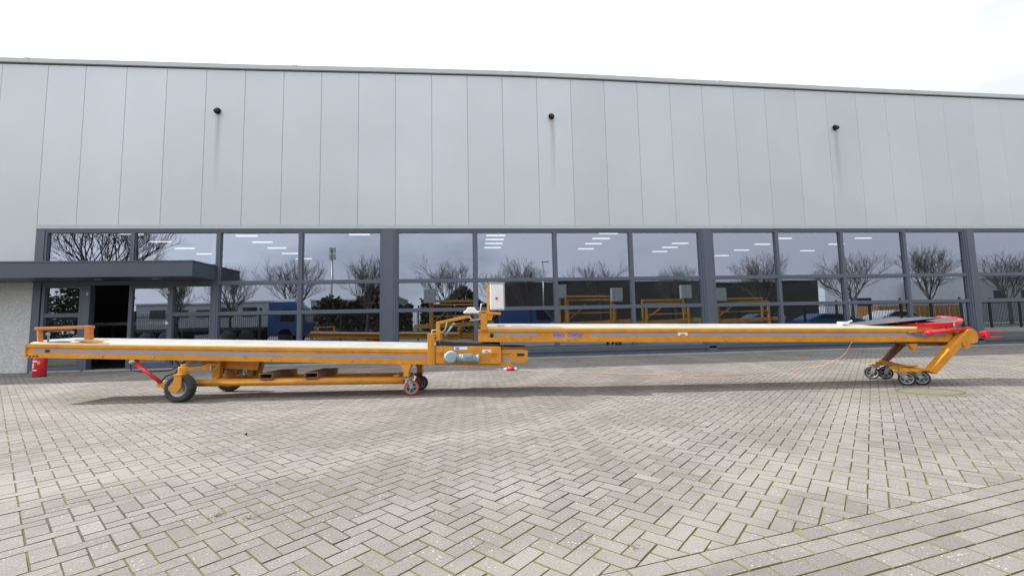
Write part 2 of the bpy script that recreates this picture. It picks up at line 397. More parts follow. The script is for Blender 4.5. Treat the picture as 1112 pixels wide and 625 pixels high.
# stretcher rows below the edge
cs = []
for r in range(0, 46):
    off = (r % 2)*W
    for k in range(-60, 190):
        cs.append(L0 + ld*(k*2*W + off) - ln*((r + .5)*W))
cs = np.array(cs); cs = cs[keep(cs)]; whole.append((cs, ld, ln))
V = []; F = []; RN = []; MI = []; nv = 0
rng_ = np.random.default_rng(5)
for c, u, v in whole:
    k = len(c); hl = W - GAP/2; hw = W/2 - GAP/2
    dz = rng_.normal(0, .0006, k); tx = rng_.normal(0, .006, k); ty = rng_.normal(0, .008, k)
    cj = c + rng_.normal(0, .0009, (k, 2))
    sc = [(-1,-1),(1,-1),(1,1),(-1,1)]
    if u[0]*v[1]-u[1]*v[0] < 0: sc = sc[::-1]
    vv = np.zeros((k, 8, 3))
    for q, (a, b_) in enumerate(sc):
        vv[:, q, :2] = cj + u*(a*hl) + v*(b_*hw); vv[:, q, 2] = -.0050
        vv[:, 4+q, :2] = cj + u*(a*(hl-CH)) + v*(b_*(hw-CH)); vv[:, 4+q, 2] = dz + tx*a*hl*.5 + ty*b_*hw*.5
    ff = np.array([[4,5,6,7],[0,1,5,4],[1,2,6,5],[2,3,7,6],[3,0,4,7]])
    base = (np.arange(k)*8)[:, None, None] + ff[None] + nv
    V.append(vv.reshape(-1, 3)); F.append(base.reshape(-1, 4)); RN.append(np.repeat(rng_.random(k), 5)); MI += [0,1,1,1,1]*k; nv += k*8
V = np.concatenate(V).tolist(); F = np.concatenate(F).tolist(); RN = np.concatenate(RN).tolist()
for P_ in polys:
    P_ = np.array(P_); c = P_.mean(0); area = .5*abs(np.dot(P_[:,0], np.roll(P_[:,1],1)) - np.dot(P_[:,1], np.roll(P_[:,0],1)))
    if area < .0012: continue
    rr = max(.02, math.sqrt(area)/2); k1 = 1 - GAP/2/rr; k2 = 1 - (GAP/2+CH)/rr; mlen = len(P_); base = len(V); rv = random.random()
    V += [[*(c + (p_-c)*k1), -.0050] for p_ in P_] + [[*(c + (p_-c)*k2), 0.] for p_ in P_]
    F.append([base+mlen+i for i in range(mlen)]); RN.append(rv); MI.append(0)
    for i in range(mlen):
        j = (i+1) % mlen; F.append([base+i, base+j, base+mlen+j, base+mlen+i]); RN.append(rv); MI.append(1)
me = bpy.data.meshes.new('paving'); me.from_pydata(V, [], F); me.update()
at = me.attributes.new('rnd', 'FLOAT', 'FACE'); at.data.foreach_set('value', RN)
me.materials.append(M['paver']); me.materials.append(M['joint']); me.polygons.foreach_set('material_index', MI); pv = bpy.data.objects.new('paving', me); COL.objects.link(pv); tag(pv, kind='structure')
V = F = RN = None

# ------------------------------------------------------------------ main building
hall = empty('warehouse', (0,0,0), 0, 'long grey clad warehouse with dark window band and flat door canopy behind the conveyor', 'building')
roofpts = [(-30,8.06),(-1.09,8.12),(1.9,8.131),(5.06,8.142),(8.5,8.18),(11.5,8.205),(12.8,8.205),(14.86,8.18),(17.29,8.138),(20.6,8.086),(23.1,8.045),(29,7.977),(60,7.65)]
def roofz(x): return float(np.interp(x, [a for a, _ in roofpts], [b for _, b in roofpts]))
# cladding: one sheet panel per metre, 8 mm shadow gaps
Vc = []; Fc = []; Rc = []
def panel(x0, x1, z0):
    g = .0025; c = .006; zt0, zt1 = roofz(x0)-.168, roofz(x1)-.168; b0 = len(Vc)
    out = [(x0+g, z0), (x1-g, z0), (x1-g, zt1), (x0+g, zt0)]; inn = [(x0+g+c, z0), (x1-g-c, z0), (x1-g-c, zt1), (x0+g+c, zt0)]
    Vc.extend([(x, -.012, z) for x, z in out]); Vc.extend([(x, -.018, z) for x, z in inn]); Vc.extend([(x, .02, z) for x, z in out])
    r = random.random()
    for f in ((4,5,6,7),(0,1,5,4),(1,2,6,5),(2,3,7,6),(3,0,4,7),(8,9,1,0),(9,10,2,1),(10,11,3,2),(11,8,0,3)):
        Fc.append(tuple(b0+i for i in f)); Rc.append(r)
for i in range(-30, 60):
    if i < 0: panel(i, i+1 + (.09 if i == -1 else 0), 2.30)
    else: panel(i + (.09 if i == 0 else 0), i+1, 3.70)
me = bpy.data.meshes.new('cladding'); me.from_pydata(Vc, [], Fc); me.update(); at = me.attributes.new('rnd','FLOAT','FACE'); at.data.foreach_set('value', Rc)
me.materials.append(M['clad']); o = bpy.data.objects.new('cladding', me); COL.objects.link(o); o.parent = hall
b = MB(); b.box(-30, .1, .0, .3, 2.25, 7.8); b.box(.1, 60, .0, .3, 3.68, 7.4); b.build('wall_backing', M['seam'], hall)
# roof trim: dark reveal then light cap
xs = [a for a, _ in roofpts]
b = MB(); b.loft(lambda x: [(.0, roofz(x)-.215), (.30, roofz(x)-.215), (.30, roofz(x)-.14), (.0, roofz(x)-.14)], xs); b.build('trim_shadow_gap', M['dark'], hall)
b = MB(); b.loft(lambda x: [(-.075, roofz(x)-.135), (.45, roofz(x)-.135), (.45, roofz(x)), (-.06, roofz(x)), (-.075, roofz(x)-.02)], xs); b.build('roof_trim', M['cap'], hall)
b = MB(); b.loft(lambda x: [(.31, roofz(x)-.30), (30, roofz(x)-.30), (30, roofz(x)-.12), (.31, roofz(x)-.136)], xs); b.build('roof', M['dark'], hall)
for x in (-6.3,-.4,6.3,12.25,18.6,24.9,31.2): b = MB(); b.loft(lambda q: [(-.081, roofz(q)-.139), (-.0755, roofz(q)-.139), (-.0755, roofz(q)-.004), (-.064, roofz(q)+.0025), (.45, roofz(q)+.0025), (.45, roofz(q)+.0055), (-.068, roofz(q)+.0055), (-.081, roofz(q)-.01)], [x-.05, x+.05]); b.build('trim_joint', M['cap'], hall)
# light flashing strip under the panels, dark drip below
b = MB(); b.box(.10, 60, -.040, .05, 3.600, 3.692); b.build('flashing', M['cap'], hall)
b = MB(); b.box(.13, 60, -.025, .10, 3.555, 3.597); b.build('window_head', M['frame'], hall)
# pebble wall, left
b = MB(); b.box(-30, .085, -.02, .25, 0, 2.205); b.build('pebble_wall', M['pebble'], hall)
b = MB(); b.box(-30, .12, -.045, .25, 2.21, 2.285); b.box(.088, .125, -.035, .1, 0, 2.205); b.build('wall_trim', M['cap'], hall)
b = MB(); b.box(4.5, 60, -.06, .20, -.01, .035); b.box(.2, 1.35, -.05, .2, -.01, .03); b.build('concrete_plinth', M['conc'], hall)
b = MB(); b.box(1.42, 4.45, -.07, .35, -.005, .02); b.build('door_threshold', M['cap'], hall)
# window frames
R1, R2 = 2.17, 1.375; SILL = .22
def window(x0, x1, hw=.05, rails=(R1, R2), z0=SILL, z1=3.553):
    """frame of one bay (its own mesh) with its glazing as a sub-part"""
    f = MB(); y0, y1 = -.015, .10
    f.box(x0, x0+hw, y0, y1, z0, z1); f.box(x1-hw, x1, y0, y1, z0, z1)
    f.box(x0+hw, x1-hw, y0, y1, z1-.055, z1); f.box(x0+hw, x1-hw, y0, y1, z0, z0+.07)
    for r in rails: f.box(x0+hw, x1-hw, y0+.003, y1, r-.05, r+.05)
    zs = [z0+.07] + sorted(rails) + [z1-.055]
    for k in range(len(zs)-1):   # glazing beads
        a = zs[k] + (.05 if k else 0); c = zs[k+1] - (.05 if k < len(zs)-2 else 0)
        f.box(x0+hw, x0+hw+.018, .012, .06, a, c); f.box(x1-hw-.018, x1-hw, .012, .06, a, c)
    o = f.build('window', M['frame'], hall, bevel=.004)
    g = MB()
    for k in range(len(zs)-1):
        a = zs[k] + (.05 if k else 0); c = zs[k+1] - (.05 if k < len(zs)-2 else 0)
        ya = .045 + random.uniform(-.0015,.0015); yb = .045 + random.uniform(-.0015,.0015); yc = .045 + random.uniform(-.0015,.0015)
        g.add([(x0+hw, ya, a-.01), (x1-hw, yb, a-.01), (x1-hw, yb+yc-ya, c+.01), (x0+hw, yc, c+.01)], [(0,1,2,3)])
    g.build('pane', M['glass'], o, recalc=False)
edges = [(4.46,6.530),(6.530,8.66),(9.02,11.163),(11.163,13.397),(13.397,15.604),(15.604,17.69),(18.03,20.06),(20.06,22.13),(22.13,24.20),(24.20,26.225),(26.52,28.60),(28.60,30.7),(30.7,32.8),(32.8,34.9),(35.2,37.3),(37.3,39.4),(39.4,41.5),(41.5,43.6)]
for a, c in edges: window(a, c)
for a, c in ((8.66,9.02),(17.69,18.03),(26.225,26.52),(34.9,35.2)):
    b = MB(); b.box(a+.002, c-.002, -.035, .12, .03, 3.554); b.box(a+.06, c-.06, -.05, -.036, .05, 3.55); b.build('pilaster', M['frame'], hall, bevel=.005)
b = MB(); b.box(4.46, 44, .0, .12, .036, SILL-.003); b.box(4.46, 44, -.05, -.001, SILL-.06, SILL-.003); b.build('window_sill', M['frame'], hall)
b = MB(); b.box(44, 60, -.02, .2, 0, 3.553); b.build('end_wall', M['frame'], hall)
# upper lights above the canopy (left) and entrance screens
window(.30, 2.36, .05, (), 2.60, 3.553); window(2.36, 4.455, .05, (), 2.60, 3.553)
b = MB(); b.box(.128, .298, -.03, .12, .0, 3.554); b.box(.3, 4.455, -.005, .12, 2.15, 2.598); b.box(1.27, 1.44, -.02, .14, 0.02, 2.148); b.box(4.36, 4.456, -.02, .1, .02, 2.148); b.build('door_frame', M['frame'], hall, bevel=.004)
window(.32, 1.265, .075, (1.40,), .03, 2.146)
window(3.36, 4.355, .045, (1.375,), .03, 2.146)
# open folding doors: one leaf fixed shut (right), one folded back inside
def leaf(name, x0, x1):
    f = MB(); w_ = .085
    f.box(x0, x0+w_, 0, .08, .03, 2.146); f.box(x1-w_, x1, 0, .08, .03, 2.146); f.box(x0+w_, x1-w_, 0, .08, 2.05, 2.146); f.box(x0+w_, x1-w_, 0, .08, .03, .16)
    o = f.build(name, M['frame'], hall, bevel=.004); g = MB(); g.add([(x0+w_, .04, .15), (x1-w_, .04, .15), (x1-w_, .0405, 2.06), (x0+w_, .0405, 2.06)], [(0,1,2,3)]); g.build('pane', M['glass'], o, recalc=False)
    return o
dl = leaf('door', 2.34, 3.355)
for z in (.35, 1.15, 1.95):
    b = MB(); b.lathe([(0,-.02),(.018,-.02),(.018,.06),(0,.06)], (3.27,-.02,z), 'z', 10); b.box(3.235,3.31,-.012,-.001,z-.03,z+.03); b.build('hinge', M['white'], dl)
for z in (.33,1.90): b = MB(); b.box(1.36, 1.395, -.03, -.021, z, z+.06); b.build('door_catch', M['white'], hall)
# canopy
b = MB(); b.box(-12, 4.447, -1.0, -.04, 2.235, 2.585); c1 = b.build('canopy', M['canopy'], hall, bevel=.006)
b = MB(); b.box(-12.01, 4.460, -1.013, -.04, 2.585+.001, 2.62); b.build('canopy_trim', M['canopy'], c1)
for x in (2.0,3.3): b = MB(); b.box(x, x+.16, -.62, -.5, 2.218, 2.234); b.build('canopy_lamp', M['steel'], c1)
# overflow spouts
for x, z in SPOUTS:
    b = MB(); b.tube([(x,0,z),(x,-.07,z),(x,-.10,z-.02),(x,-.11,z-.06)], .055, 14, caps=True); b.lathe([(.085,-.045),(.085,-.031),(.0,-.031)], (x,0,z), 'y', 16); b.build('overflow_spout', M['black'], hall)
# interior shell
b = MB(); b.box(-9, 50, 26, 26.2, 0, 7.4); b.box(-9.2, -9, .32, 26, 0, 7.4); b.box(50, 50.2, .32, 26, 0, 7.4); b.box(-9.2, 50.2, .32, 26.2, 6.9, 7.05); b.build('interior_walls', M['wallin'], hall)
b = MB(); b.box(-9, 50, .25, 26, -.02, .01); b.build('interior_floor', M['floorin'], hall)
for x in (4.02, 8.88, 17.84, 27.05): 
    b = MB(); b.box(x-.04 if x < 9 else x-.17, x+.05 if x < 9 else x+.17, .55, .95, 0.01, 2.5 if x > 9 else 3.6); b.build('interior_column', M['incol'], hall)
lampo = None
for x, ys in ((-.6,(11.5,13.2,15,17,19.2)),(12.4,(11.5,12.6,13.8,15.2)),(18.6,(11.0,12.4,14,15.8)),(24.2,(14,15.4,17)),(30.0,(12.5,14.4,16.6,19)),(35.3,(12.5,14.5,17)),(5.2,(10.2,11.2)),(-5.8,(11,13,15,17))):
    for y in ys:
        if lampo is None:
            b = MB(); b.box(-.52, .52, -.07, .07, -.05, 0); lampo = b.build('ceiling_lamp', M['tube'], hall); q = lampo
        else:
            q = lampo.copy(); COL.objects.link(q); q.parent = hall
        q.location = (x, y, 5.86)

# things inside, seen through the open door
wb = empty('workbench', (.35,3.0,.01), 0, 'workbench with a pale top standing inside the open doorway', 'workbench')
b = MB(); b.box(-.9, 1.3, -.35, .35, 1.16, 1.25); b.build('worktop', M['white'], wb)
for x in (-.85,1.25):
    for y in (-.3,.3): b = MB(); b.box(x-.03,x+.03,y-.03,y+.03,0,1.16); b.build('leg', M['steel'], wb)

# ------------------------------------------------------------------ the conveyor
TH = -.09277
mc = CAM + Vector((sy, cy, 0))*6.25; mc.z = 0
conv = empty('belt_conveyor', mc, TH, 'long orange belt conveyor in two sections with blue stripe, parked across the paved yard', 'conveyor')
FY, BY = -.33, .33
# local frame: x along the machine, y away from the camera, z up
def beam(name, x0, x1, zb, zt, n=8, hole=True):
    xs = [x0 + (x1-x0)*i/n for i in range(n+1)]
    b = MB()
    # C-shaped side plates front and back
    for s in (-1, 1):
        yo, yi = s*.33, s*.322
        def prof(x, s=s):
            p = [(s*.330, zb(x)), (s*.330, zb(x)+.058), (s*.318, zb(x)+.064), (s*.318, zt(x)-.046), (s*.334, zt(x)-.038), (s*.334, zt(x)), (s*.300, zt(x)), (s*.300, zb(x)+.01), (s*.27, zb(x)+.01), (s*.27, zb(x))]
            return p
        b.loft(prof, xs)
    b.loft(lambda x: [(-.26, zb(x)+.012), (.26, zb(x)+.012), (.26, zb(x)+.03), (-.26, zb(x)+.03)], xs)
    o = b.build(name, M['orange'], conv)
    return o, xs
zbl = lambda x: .619 - .0378*(x+6.64); ztl = lambda x: zbl(x) + .178 + .004*(x+6.64)
zbu = lambda x: .703 - .0208*(x+.48); ztu = lambda x: zbu(x) + .174
lb, xl = beam('lower_beam', -6.64, -.04, zbl, ztl)
ub, xu = beam('upper_beam', -.475, 6.0, zbu, ztu)
for o, xs, zt in ((lb, [-6.60 + (5.5)*i/8 for i in range(9)], ztl), (ub, [-.44 + 6.3*i/8 for i in range(9)], ztu)):
    b = MB()
    for s in (-1, 1): b.loft(lambda x, s=s: [(s*.333, zt(x)+.001), (s*.326, zt(x)+.018), (s*.285, zt(x)+.034), (s*.265, zt(x)+.034), (s*.265, zt(x)+.001)], xs)
    b.build('flange', M['lip'], o)
    b = MB(); b.loft(lambda x: [(-.262, zt(x)+.03), (-.18, zt(x)+.050), (-.06, zt(x)+.062), (.06, zt(x)+.064), (.18, zt(x)+.068), (.262, zt(x)+.074), (.262, zt(x)+.02), (-.262, zt(x)+.015)], xs); b.build('conveyor_belt', M['belt'], conv)
def stripe(x0, x1, zb, parent, a=.078, c=.116):
    b = MB(); b.loft(lambda x: [(-.3205, zb(x)+a), (-.3205, zb(x)+c), (-.3175, zb(x)+c), (-.3175, zb(x)+a)], [x0, x1]); b.build('blue_stripe', M['blue'], parent)
stripe(-6.55, -1.16, zbl, lb); stripe(-.33, -.12, zbu, ub); stripe(-.08, .33, zbu, ub); stripe(1.05, 2.24, zbu, ub); stripe(2.40, 5.55, zbu, ub)
stripe(-.17, -.04, zbl, lb, .06, .10)
# lettering on the upper beam
tcv = bpy.data.curves.new('lettering', 'FONT'); tcv.body = 'Van Trier'; tcv.size = .118; tcv.shear = .25; tcv.offset = .0048; tcv.extrude = .001; tcv.space_character = 1.04
to = bpy.data.objects.new('lettering_tmp', tcv); COL.objects.link(to)
bpy.context.view_layer.update()
tm = bpy.data.meshes.new_from_object(to.evaluated_get(bpy.context.evaluated_depsgraph_get())); bpy.data.objects.remove(to)
tm.materials.clear(); tm.materials.append(M['logo_blue']); t2 = bpy.data.objects.new('lettering', tm); COL.objects.link(t2); t2.parent = ub
xsz = [v.co.x for v in tm.vertices]; t2.scale = (.43/(max(xsz)-min(xsz)),)*3 if xsz else (1,1,1)
t2.rotation_euler = (R(90), 0.0208, 0); t2.location = (.53, -.3215, zbu(.5)+.062)
def plate(x0, x1, z0, z1, y, m, name, parent, t=.004, bev=0):
    b = MB(); b.box(x0, x1, y-t, y, z0, z1); return b.build(name, m, parent, bevel=bev)
st = plate(2.25, 2.385, .730, .806, -.3195, M['white'], 'sticker', ub); plate(2.285, 2.345, .735, .75, -.3242, M['red'], 'sticker_mark', st, .001); plate(2.27, 2.30, .785, .792, -.3242, M['black'], 'sticker_print', st, .001)
b = MB(); b.lathe([(0,-.335),(.028,-.335),(.028,-.318),(0,-.318)], (-.29,0,.788), 'y', 16); b.build('plug_hole', M['black'], ub)
plate(-6.39, -6.33, zbl(-6.3)+.078, zbl(-6.3)+.115, -.3215, M['black'], 'sticker', lb)
plate(-6.63, -6.615, zbl(-6.63)+.02, zbl(-6.63)+.045, -.3305, M['black'], 'slot', lb, .002)
for k in range(3): plate(-6.60+k*.05, -6.57+k*.05, zbl(-6.6)+.008, zbl(-6.6)+.028, -.3305, M['black'], 'slot', lb, .002)
# bolts in the beams
for par, zb, xsb in ((lb, zbl, [-5.6,-4.9,-3.3,-2.2,-1.5]), (ub, zbu, [.05,.75,1.15,2.9,3.9,4.6,5.2])):
    for x in xsb:
        b = MB(); b.lathe([(0,-.340),(.010,-.340),(.013,-.3305),(0,-.3305)], (x,0,zb(x)+.03), 'y', 6); b.build('bolt', M['steel'], par)
# end roller drums
for x, z in ((-6.56, .72), (5.86, .69)):
    b = MB(); b.lathe([(0,-.29),(.07,-.29),(.07,.29),(0,.29)], (x,0,z), 'y', 24); b.build('drum', M['steel'], conv)
b = MB(); b.prism([(-6.66,.617),(-6.64,.617),(-6.64,.80),(-6.66,.80)], -.335, .335); b.build('end_plate', M['orange'], conv)

# guard arch at the left end
b = MB(); b.obox((-6.535,-.26,.80),(-6.575,-.24,1.0),.05,.05); b.obox((-5.88,-.24,.80),(-5.89,-.24,1.0),.07,.07); b.obox((-6.62,-.24,1.008),(-5.84,-.24,1.018),.07,.04)

ga = b.build('guard_arch', M['orange_red'], conv, bevel=.006)
b = MB(); b.tube([(-6.47,-.22,.82),(-6.47,-.22,.97)], .012, 8); b.tube([(-6.49,-.22,.97),(-6.20,-.22,.975)], .007, 8); b.lathe([(0,0),(.03,0),(.03,.02),(0,.02)], (-6.47,-.24,.93), 'y', 12); b.lathe([(0,0),(.022,0),(.022,.02),(0,.02)], (-6.13,-.24,.95), 'y', 12); b.build('tension_screw', M['steel'], ga)
b = MB(); b.prism([(-6.05,.835),(-5.72,.80),(-5.72,.82),(-5.80,.845),(-6.0,.85)], -.30, -.05); b.build('guard_plate', M['lip'], ga)
b = MB(); b.prism([(-6.52,.80),(-6.2,.80),(-6.15,.825),(-6.30,.832),(-6.52,.815)], -.28, .2); b.build('belt_scraper', M['rubber'], ga)

# undercarriage: long tube, fork pockets, columns
ch = MB(); ch.tube([(-4.36,-.27,.226),(-1.50,-.27,.202)], .050, 20); chassis = ch.build('chassis_tube', M['orange'], conv)
ch = MB(); ch.tube([(-4.36,.27,.226),(-1.50,.27,.202)], .050, 20); ch.build('chassis_tube', M['orange'], conv)
b = MB(); b.obox((-4.02,-.22,.235),(-4.02,.5,.235),.09,.08); b.build('axle_beam', M['orange'], conv, bevel=.004)
b = MB(); b.obox((-1.62,-.22,.24),(-1.62,.22,.24),.08,.06); b.build('axle_beam', M['orange'], conv, bevel=.004)
def hollow(x0, x1, z0, z1, y0, y1, t=.012):
    b = MB(); b.box(x0,x1,y0,y1,z0,z0+t); b.box(x0,x1,y0,y1,z1-t,z1); b.box(x0,x0+t,y0,y1,z0+t+.0001,z1-t-.0001); b.box(x1-t,x1,y0,y1,z0+t+.0001,z1-t-.0001); return b
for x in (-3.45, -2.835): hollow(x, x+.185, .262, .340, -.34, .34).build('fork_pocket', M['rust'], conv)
b = MB(); b.prism([(-4.20,.27),(-4.10,.27),(-4.08,.53),(-4.20,.53)], -.18, -.10); b.prism([(-4.20,.27),(-4.10,.27),(-4.08,.53),(-4.20,.53)], .12, .20)
b.prism([(-4.42,.42),(-3.62,.36),(-3.60,.47),(-3.62,.54),(-4.42,.54)], -.085, -.06); b.prism([(-4.42,.42),(-3.75,.36),(-3.60,.54),(-4.42,.54)], .16, .20)
b.prism([(-3.80,.28),(-3.66,.28),(-3.60,.53),(-3.80,.53)], .02, .10)
b.build('support_bracket', M['orange'], conv, bevel=.004)
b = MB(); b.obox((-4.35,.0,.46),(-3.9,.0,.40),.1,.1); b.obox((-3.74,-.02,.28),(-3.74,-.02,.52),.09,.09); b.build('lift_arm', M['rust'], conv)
b = MB(); b.tube([(-4.60,-.15,.42),(-4.52,-.2,.50),(-4.4,-.1,.545)], .022, 10); b.tube([(-4.3,-.24,.44),(-4.2,-.26,.47),(-4.05,-.24,.46),(-4.15,-.25,.38)], .009, 8); b.tube([(-4.17,-.25,.46),(-4.17,-.25,.36)], .012, 8); b.build('locking_pin', M['lip'], conv)
# big wheels with forks
def wheel(x, y, r, w_, mt, tread=True, fork='front'):
    g = MB(); hw = w_/2
    pr = [(r*.60,-hw*.7),(r*.72,-hw*.98),(r*.88,-hw),(r*.96,-hw*.82),(r,-hw*.45),(r,hw*.45),(r*.96,hw*.82),(r*.88,hw),(r*.72,hw*.98),(r*.60,hw*.7),(r*.60,-hw*.7)]
    g.lathe(pr, (x,y,r), 'y', 40)
    if tread:
        for k in range(26):
            t = 2*math.pi*k/26
            for s in (-1, 1):
                tt = t + (.12 if s > 0 else 0); c0 = Vector((math.cos(tt), 0, math.sin(tt))); c = Vector((x, y + s*hw*.42, r)) + c0*(r-.001)
                g.obox(c + Vector((0,-hw*.38,0)), c + Vector((0,hw*.38,0)) + Vector((-math.sin(tt),0,math.cos(tt)))*s*.012, r*.09, .005, up=c0)
    t_ = g.build('wheel', mt, conv)
    g = MB(); g.lathe([(r*.62,-hw*.72),(r*.56,-hw*.80),(r*.50,-hw*.55),(r*.30,-hw*.45),(r*.22,-hw*.75),(0,-hw*.78)], (x,y,r), 'y', 28); g.lathe([(r*.62,hw*.72),(r*.56,hw*.80),(r*.50,hw*.55),(r*.30,hw*.45),(r*.22,hw*.75),(0,hw*.78)], (x,y,r), 'y', 28)
    g.build('rim', M['steel'], t_)
    return t_
for yy, x in ((-.44, -4.43), (.50, -4.39)):
    wt = wheel(x, yy, .185, .125, M['tyre'])
    b = MB(); b.prism([(x-.05,.14),(x+.03,.14),(x+.07,.19),(x+.075,.34),(x-.02,.345),(x-.03,.24),(x-.09,.21),(x-.09,.17)], yy-.095, yy-.072)
    b.box(x-.03, x+.075, yy-.095, yy+.05, .345, .372); b.build('wheel_fork', M['orange'], conv, bevel=.005)
    b = MB(); b.tube([(x+.02,yy+.01,.372),(x+.02,yy+.01,.46)], .058, 20); b.tube([(x+.02,yy+.01,.46),(x+.02,yy+.01,.49)], .03, 14); b.build('swivel_hub', M['orange'], conv, bevel=.004)
    b = MB(); b.obox((x+.05,yy+.01,.425),(-4.12,yy*.3,.43),.05,.045); b.build('wheel_outrigger', M['orange'], conv)
b = MB(); b.obox((-4.62,-.33,.165),(-4.86,-.28,.225),.035,.07); b.build('cylinder_lug', M['orange'], conv, bevel=.003)
b = MB(); b.tube([(-5.16,-.31,.515),(-4.80,-.31,.245)], .025, 16); cyl = b.build('ram', M['red'], conv); 
b = MB(); b.lathe([(0,-.36),(.03,-.36),(.03,-.26),(0,-.26)], (-5.18,0,.53), 'y', 16); b.build('ram_pivot', M['steel'], cyl)
b = MB(); b.tube([(-4.80,-.31,.25),(-4.75,-.28,.33),(-4.66,-.24,.36),(-4.62,-.22,.46),(-4.70,-.2,.53)], .009, 8)
b.tube([(-5.42,-.1,.54),(-5.40,-.1,.40),(-5.20,-.1,.37),(-4.85,-.1,.385),(-4.70,-.1,.45),(-4.62,-.1,.54)], .008, 8); b.build('hydraulic_hose', M['black'], conv)
# casters (fork, plate and wheel) - shared builder
def caster(x, y, r, m_t, ang, topz, plate_m):
    cst = MB(); d = Vector((math.cos(ang), math.sin(ang), 0)); n_ = Vector((-d.y, d.x, 0)); top = Vector((x, y, topz)); hub = Vector((x, y, r)) + d*r*.45
    for s in (-1, 1): cst.obox(top + n_*s*r*.42 + Vector((0,0,-.01)), hub + n_*s*r*.42, .006, r*.5, up=d)
    cst.lathe([(0,topz-.005),(r*.6,topz-.005),(r*.6,topz-.03),(0,topz-.03)], (x,y,0), 'z', 16)
    cst.box(x-r*.62, x+r*.62, y-r*.62, y+r*.62, topz-.004, topz+.008); cst.tube([hub - n_*r*.5, hub + n_*r*.5], .010, 8)
    o = cst.build('caster', plate_m, conv)
    sk_ = MB()
    for k in range(5):
        t = 2*math.pi*k/5 + .3
        for s in (-1,1): sk_.obox((r*.1*math.cos(t),s*.20*r,r*.1*math.sin(t)), (r*.76*math.cos(t),s*.25*r,r*.76*math.sin(t)), r*.10, r*.17, up=(0,1,0))
    for s in (-1,1): sk_.lathe([(r*.66,s*.20*r),(r*.70,s*.285*r),(r*.80,s*.285*r),(r*.80,s*.2*r)], (0,0,0), 'y', 30)
    q = sk_.build('caster_spokes', M['steel'] if m_t is M['rubber'] else M['motor'], o); q.location = hub; q.rotation_euler = (0,0,ang)
    for nm, mt_, prof in (('caster_tyre', m_t, [(r*.78,-.3),(r*.97,-.3),(r,-.2),(r,.2),(r*.97,.3),(r*.78,.3),(r*.78,-.3)]), ('caster_hub', M['hopper'], [(0,-.27),(r*.22,-.3),(r*.25,-.12),(r*.6,-.12),(r*.70,-.26),(r*.79,-.26),(r*.79,.26),(r*.70,.26),(r*.6,.12),(0,.12)])):
        g = MB(); pr = [(a, h*r) for a, h in prof]; g.lathe(pr, (0,0,0), 'y', 30)
        q = g.build(nm, mt_, o); q.location = hub; q.rotation_euler = (0,0,ang)
    return o
def mount(x, y0, y1, z0, z1, wd=.10):
    b = MB(); b.prism([(x-wd*.5,z1),(x+wd*.5,z1),(x+wd*.5,z1-.02),(x+wd*.25,z0+.05),(x+wd*.3,z0),(x-wd*.3,z0),(x-wd*.25,z0+.05),(x-wd*.5,z1-.02)], y0, y1); return b.build('caster_mount', M['orange'], conv, bevel=.004)
mount(-1.46, -.34, -.22, .255, .42, .13); caster(-1.44, -.30, .10, M['red_tyre'], R(20), .235, M['steel'])
mount(-1.40, .22, .34, .25, .42, .13); caster(-1.42, .26, .10, M['rubber'], R(-15), .235, M['rust'])
# drive section
b = MB(); b.obox((-1.12,-.36,.41),(-1.12,-.36,.825),.075,.055); b.obox((-1.07,-.385,.41),(-1.07,-.385,.80),.02,.02); b.obox((-1.12,.36,.41),(-1.12,.36,.80),.075,.055); b.obox((-1.12,-.36,.80),(-1.12,.36,.80),.05,.05); b.build('drive_post', M['orange'], conv, bevel=.005)
b = MB(); b.prism([(-1.055,.425),(-.165,.405),(-.165,.635),(-1.055,.66)], .345, .375); b.build('drive_side_plate', M['orange'], conv, bevel=.006)
b = MB(); b.prism([(-1.055,.425),(-.165,.405),(-.165,.635),(-1.055,.66)], -.375, -.345); dp = b.build('drive_side_plate', M['orange'], conv, bevel=.006)
for x, z in ((-.97,.58),(-.28,.555)):
    b = MB(); b.box(x-.06,x+.06,-.40,-.376,z-.012,z+.012); b.box(x-.05,x+.04,-.39,-.376,z-.045,z-.015); b.tube([(x,-.40,z-.03),(x+.01,-.40,z+.04)],.01,8); b.build('bearing_bracket', M['orange'], dp)
b = MB(); b.prism([(-1.05,.672),(-.20,.640),(-.20,.668),(-1.05,.725)], -.34, .34); b.build('rubber_skirt', M['rubber'], conv)
b = MB(); b.prism([(-.16,.425),(.15,.400),(.19,.42),(.20,.57),(.12,.585),(-.16,.59)], -.32, -.30); b.prism([(-.16,.425),(.15,.400),(.19,.42),(.20,.57),(.12,.585),(-.16,.59)], .30, .32); b.obox((.12,-.30,.44),(.12,.30,.44),.05,.05); ex = b.build('tail_frame', M['orange'], conv, bevel=.004)
b = MB(); b.prism([(-.15,.592),(.17,.588),(.17,.615),(-.15,.63)], -.31, .31); b.build('tail_rubber', M['rust'], ex)
b = MB(); b.box(.05,.15,-.3225,-.3205,.50,.535); b.build('slot', M['black'], ex)
b = MB(); b.tube([(-.92,-.42,.505),(-.80,-.42,.505)], .062, 16); b.lathe([(0,-.50),(.07,-.50),(.085,-.47),(.085,-.38),(0,-.38)], (-.83,0,.515), 'y', 20); mo = b.build('gearbox', M['motor'], conv, bevel=.004)
b = MB(); b.tube([(-.75,-.43,.50),(-.49,-.43,.49)], .052, 20); b.tube([(-.49,-.43,.49),(-.455,-.43,.489)], .056, 20); b.box(-.66,-.54,-.50,-.40,.51,.555)
for k in range(8): b.lathe([(.05,-.003),(.058,-.003),(.058,.003),(.05,.003)], (-.73+k*.028,-.43,.4985-k*.001), 'x', 20)
b.build('motor', M['motor'], mo)
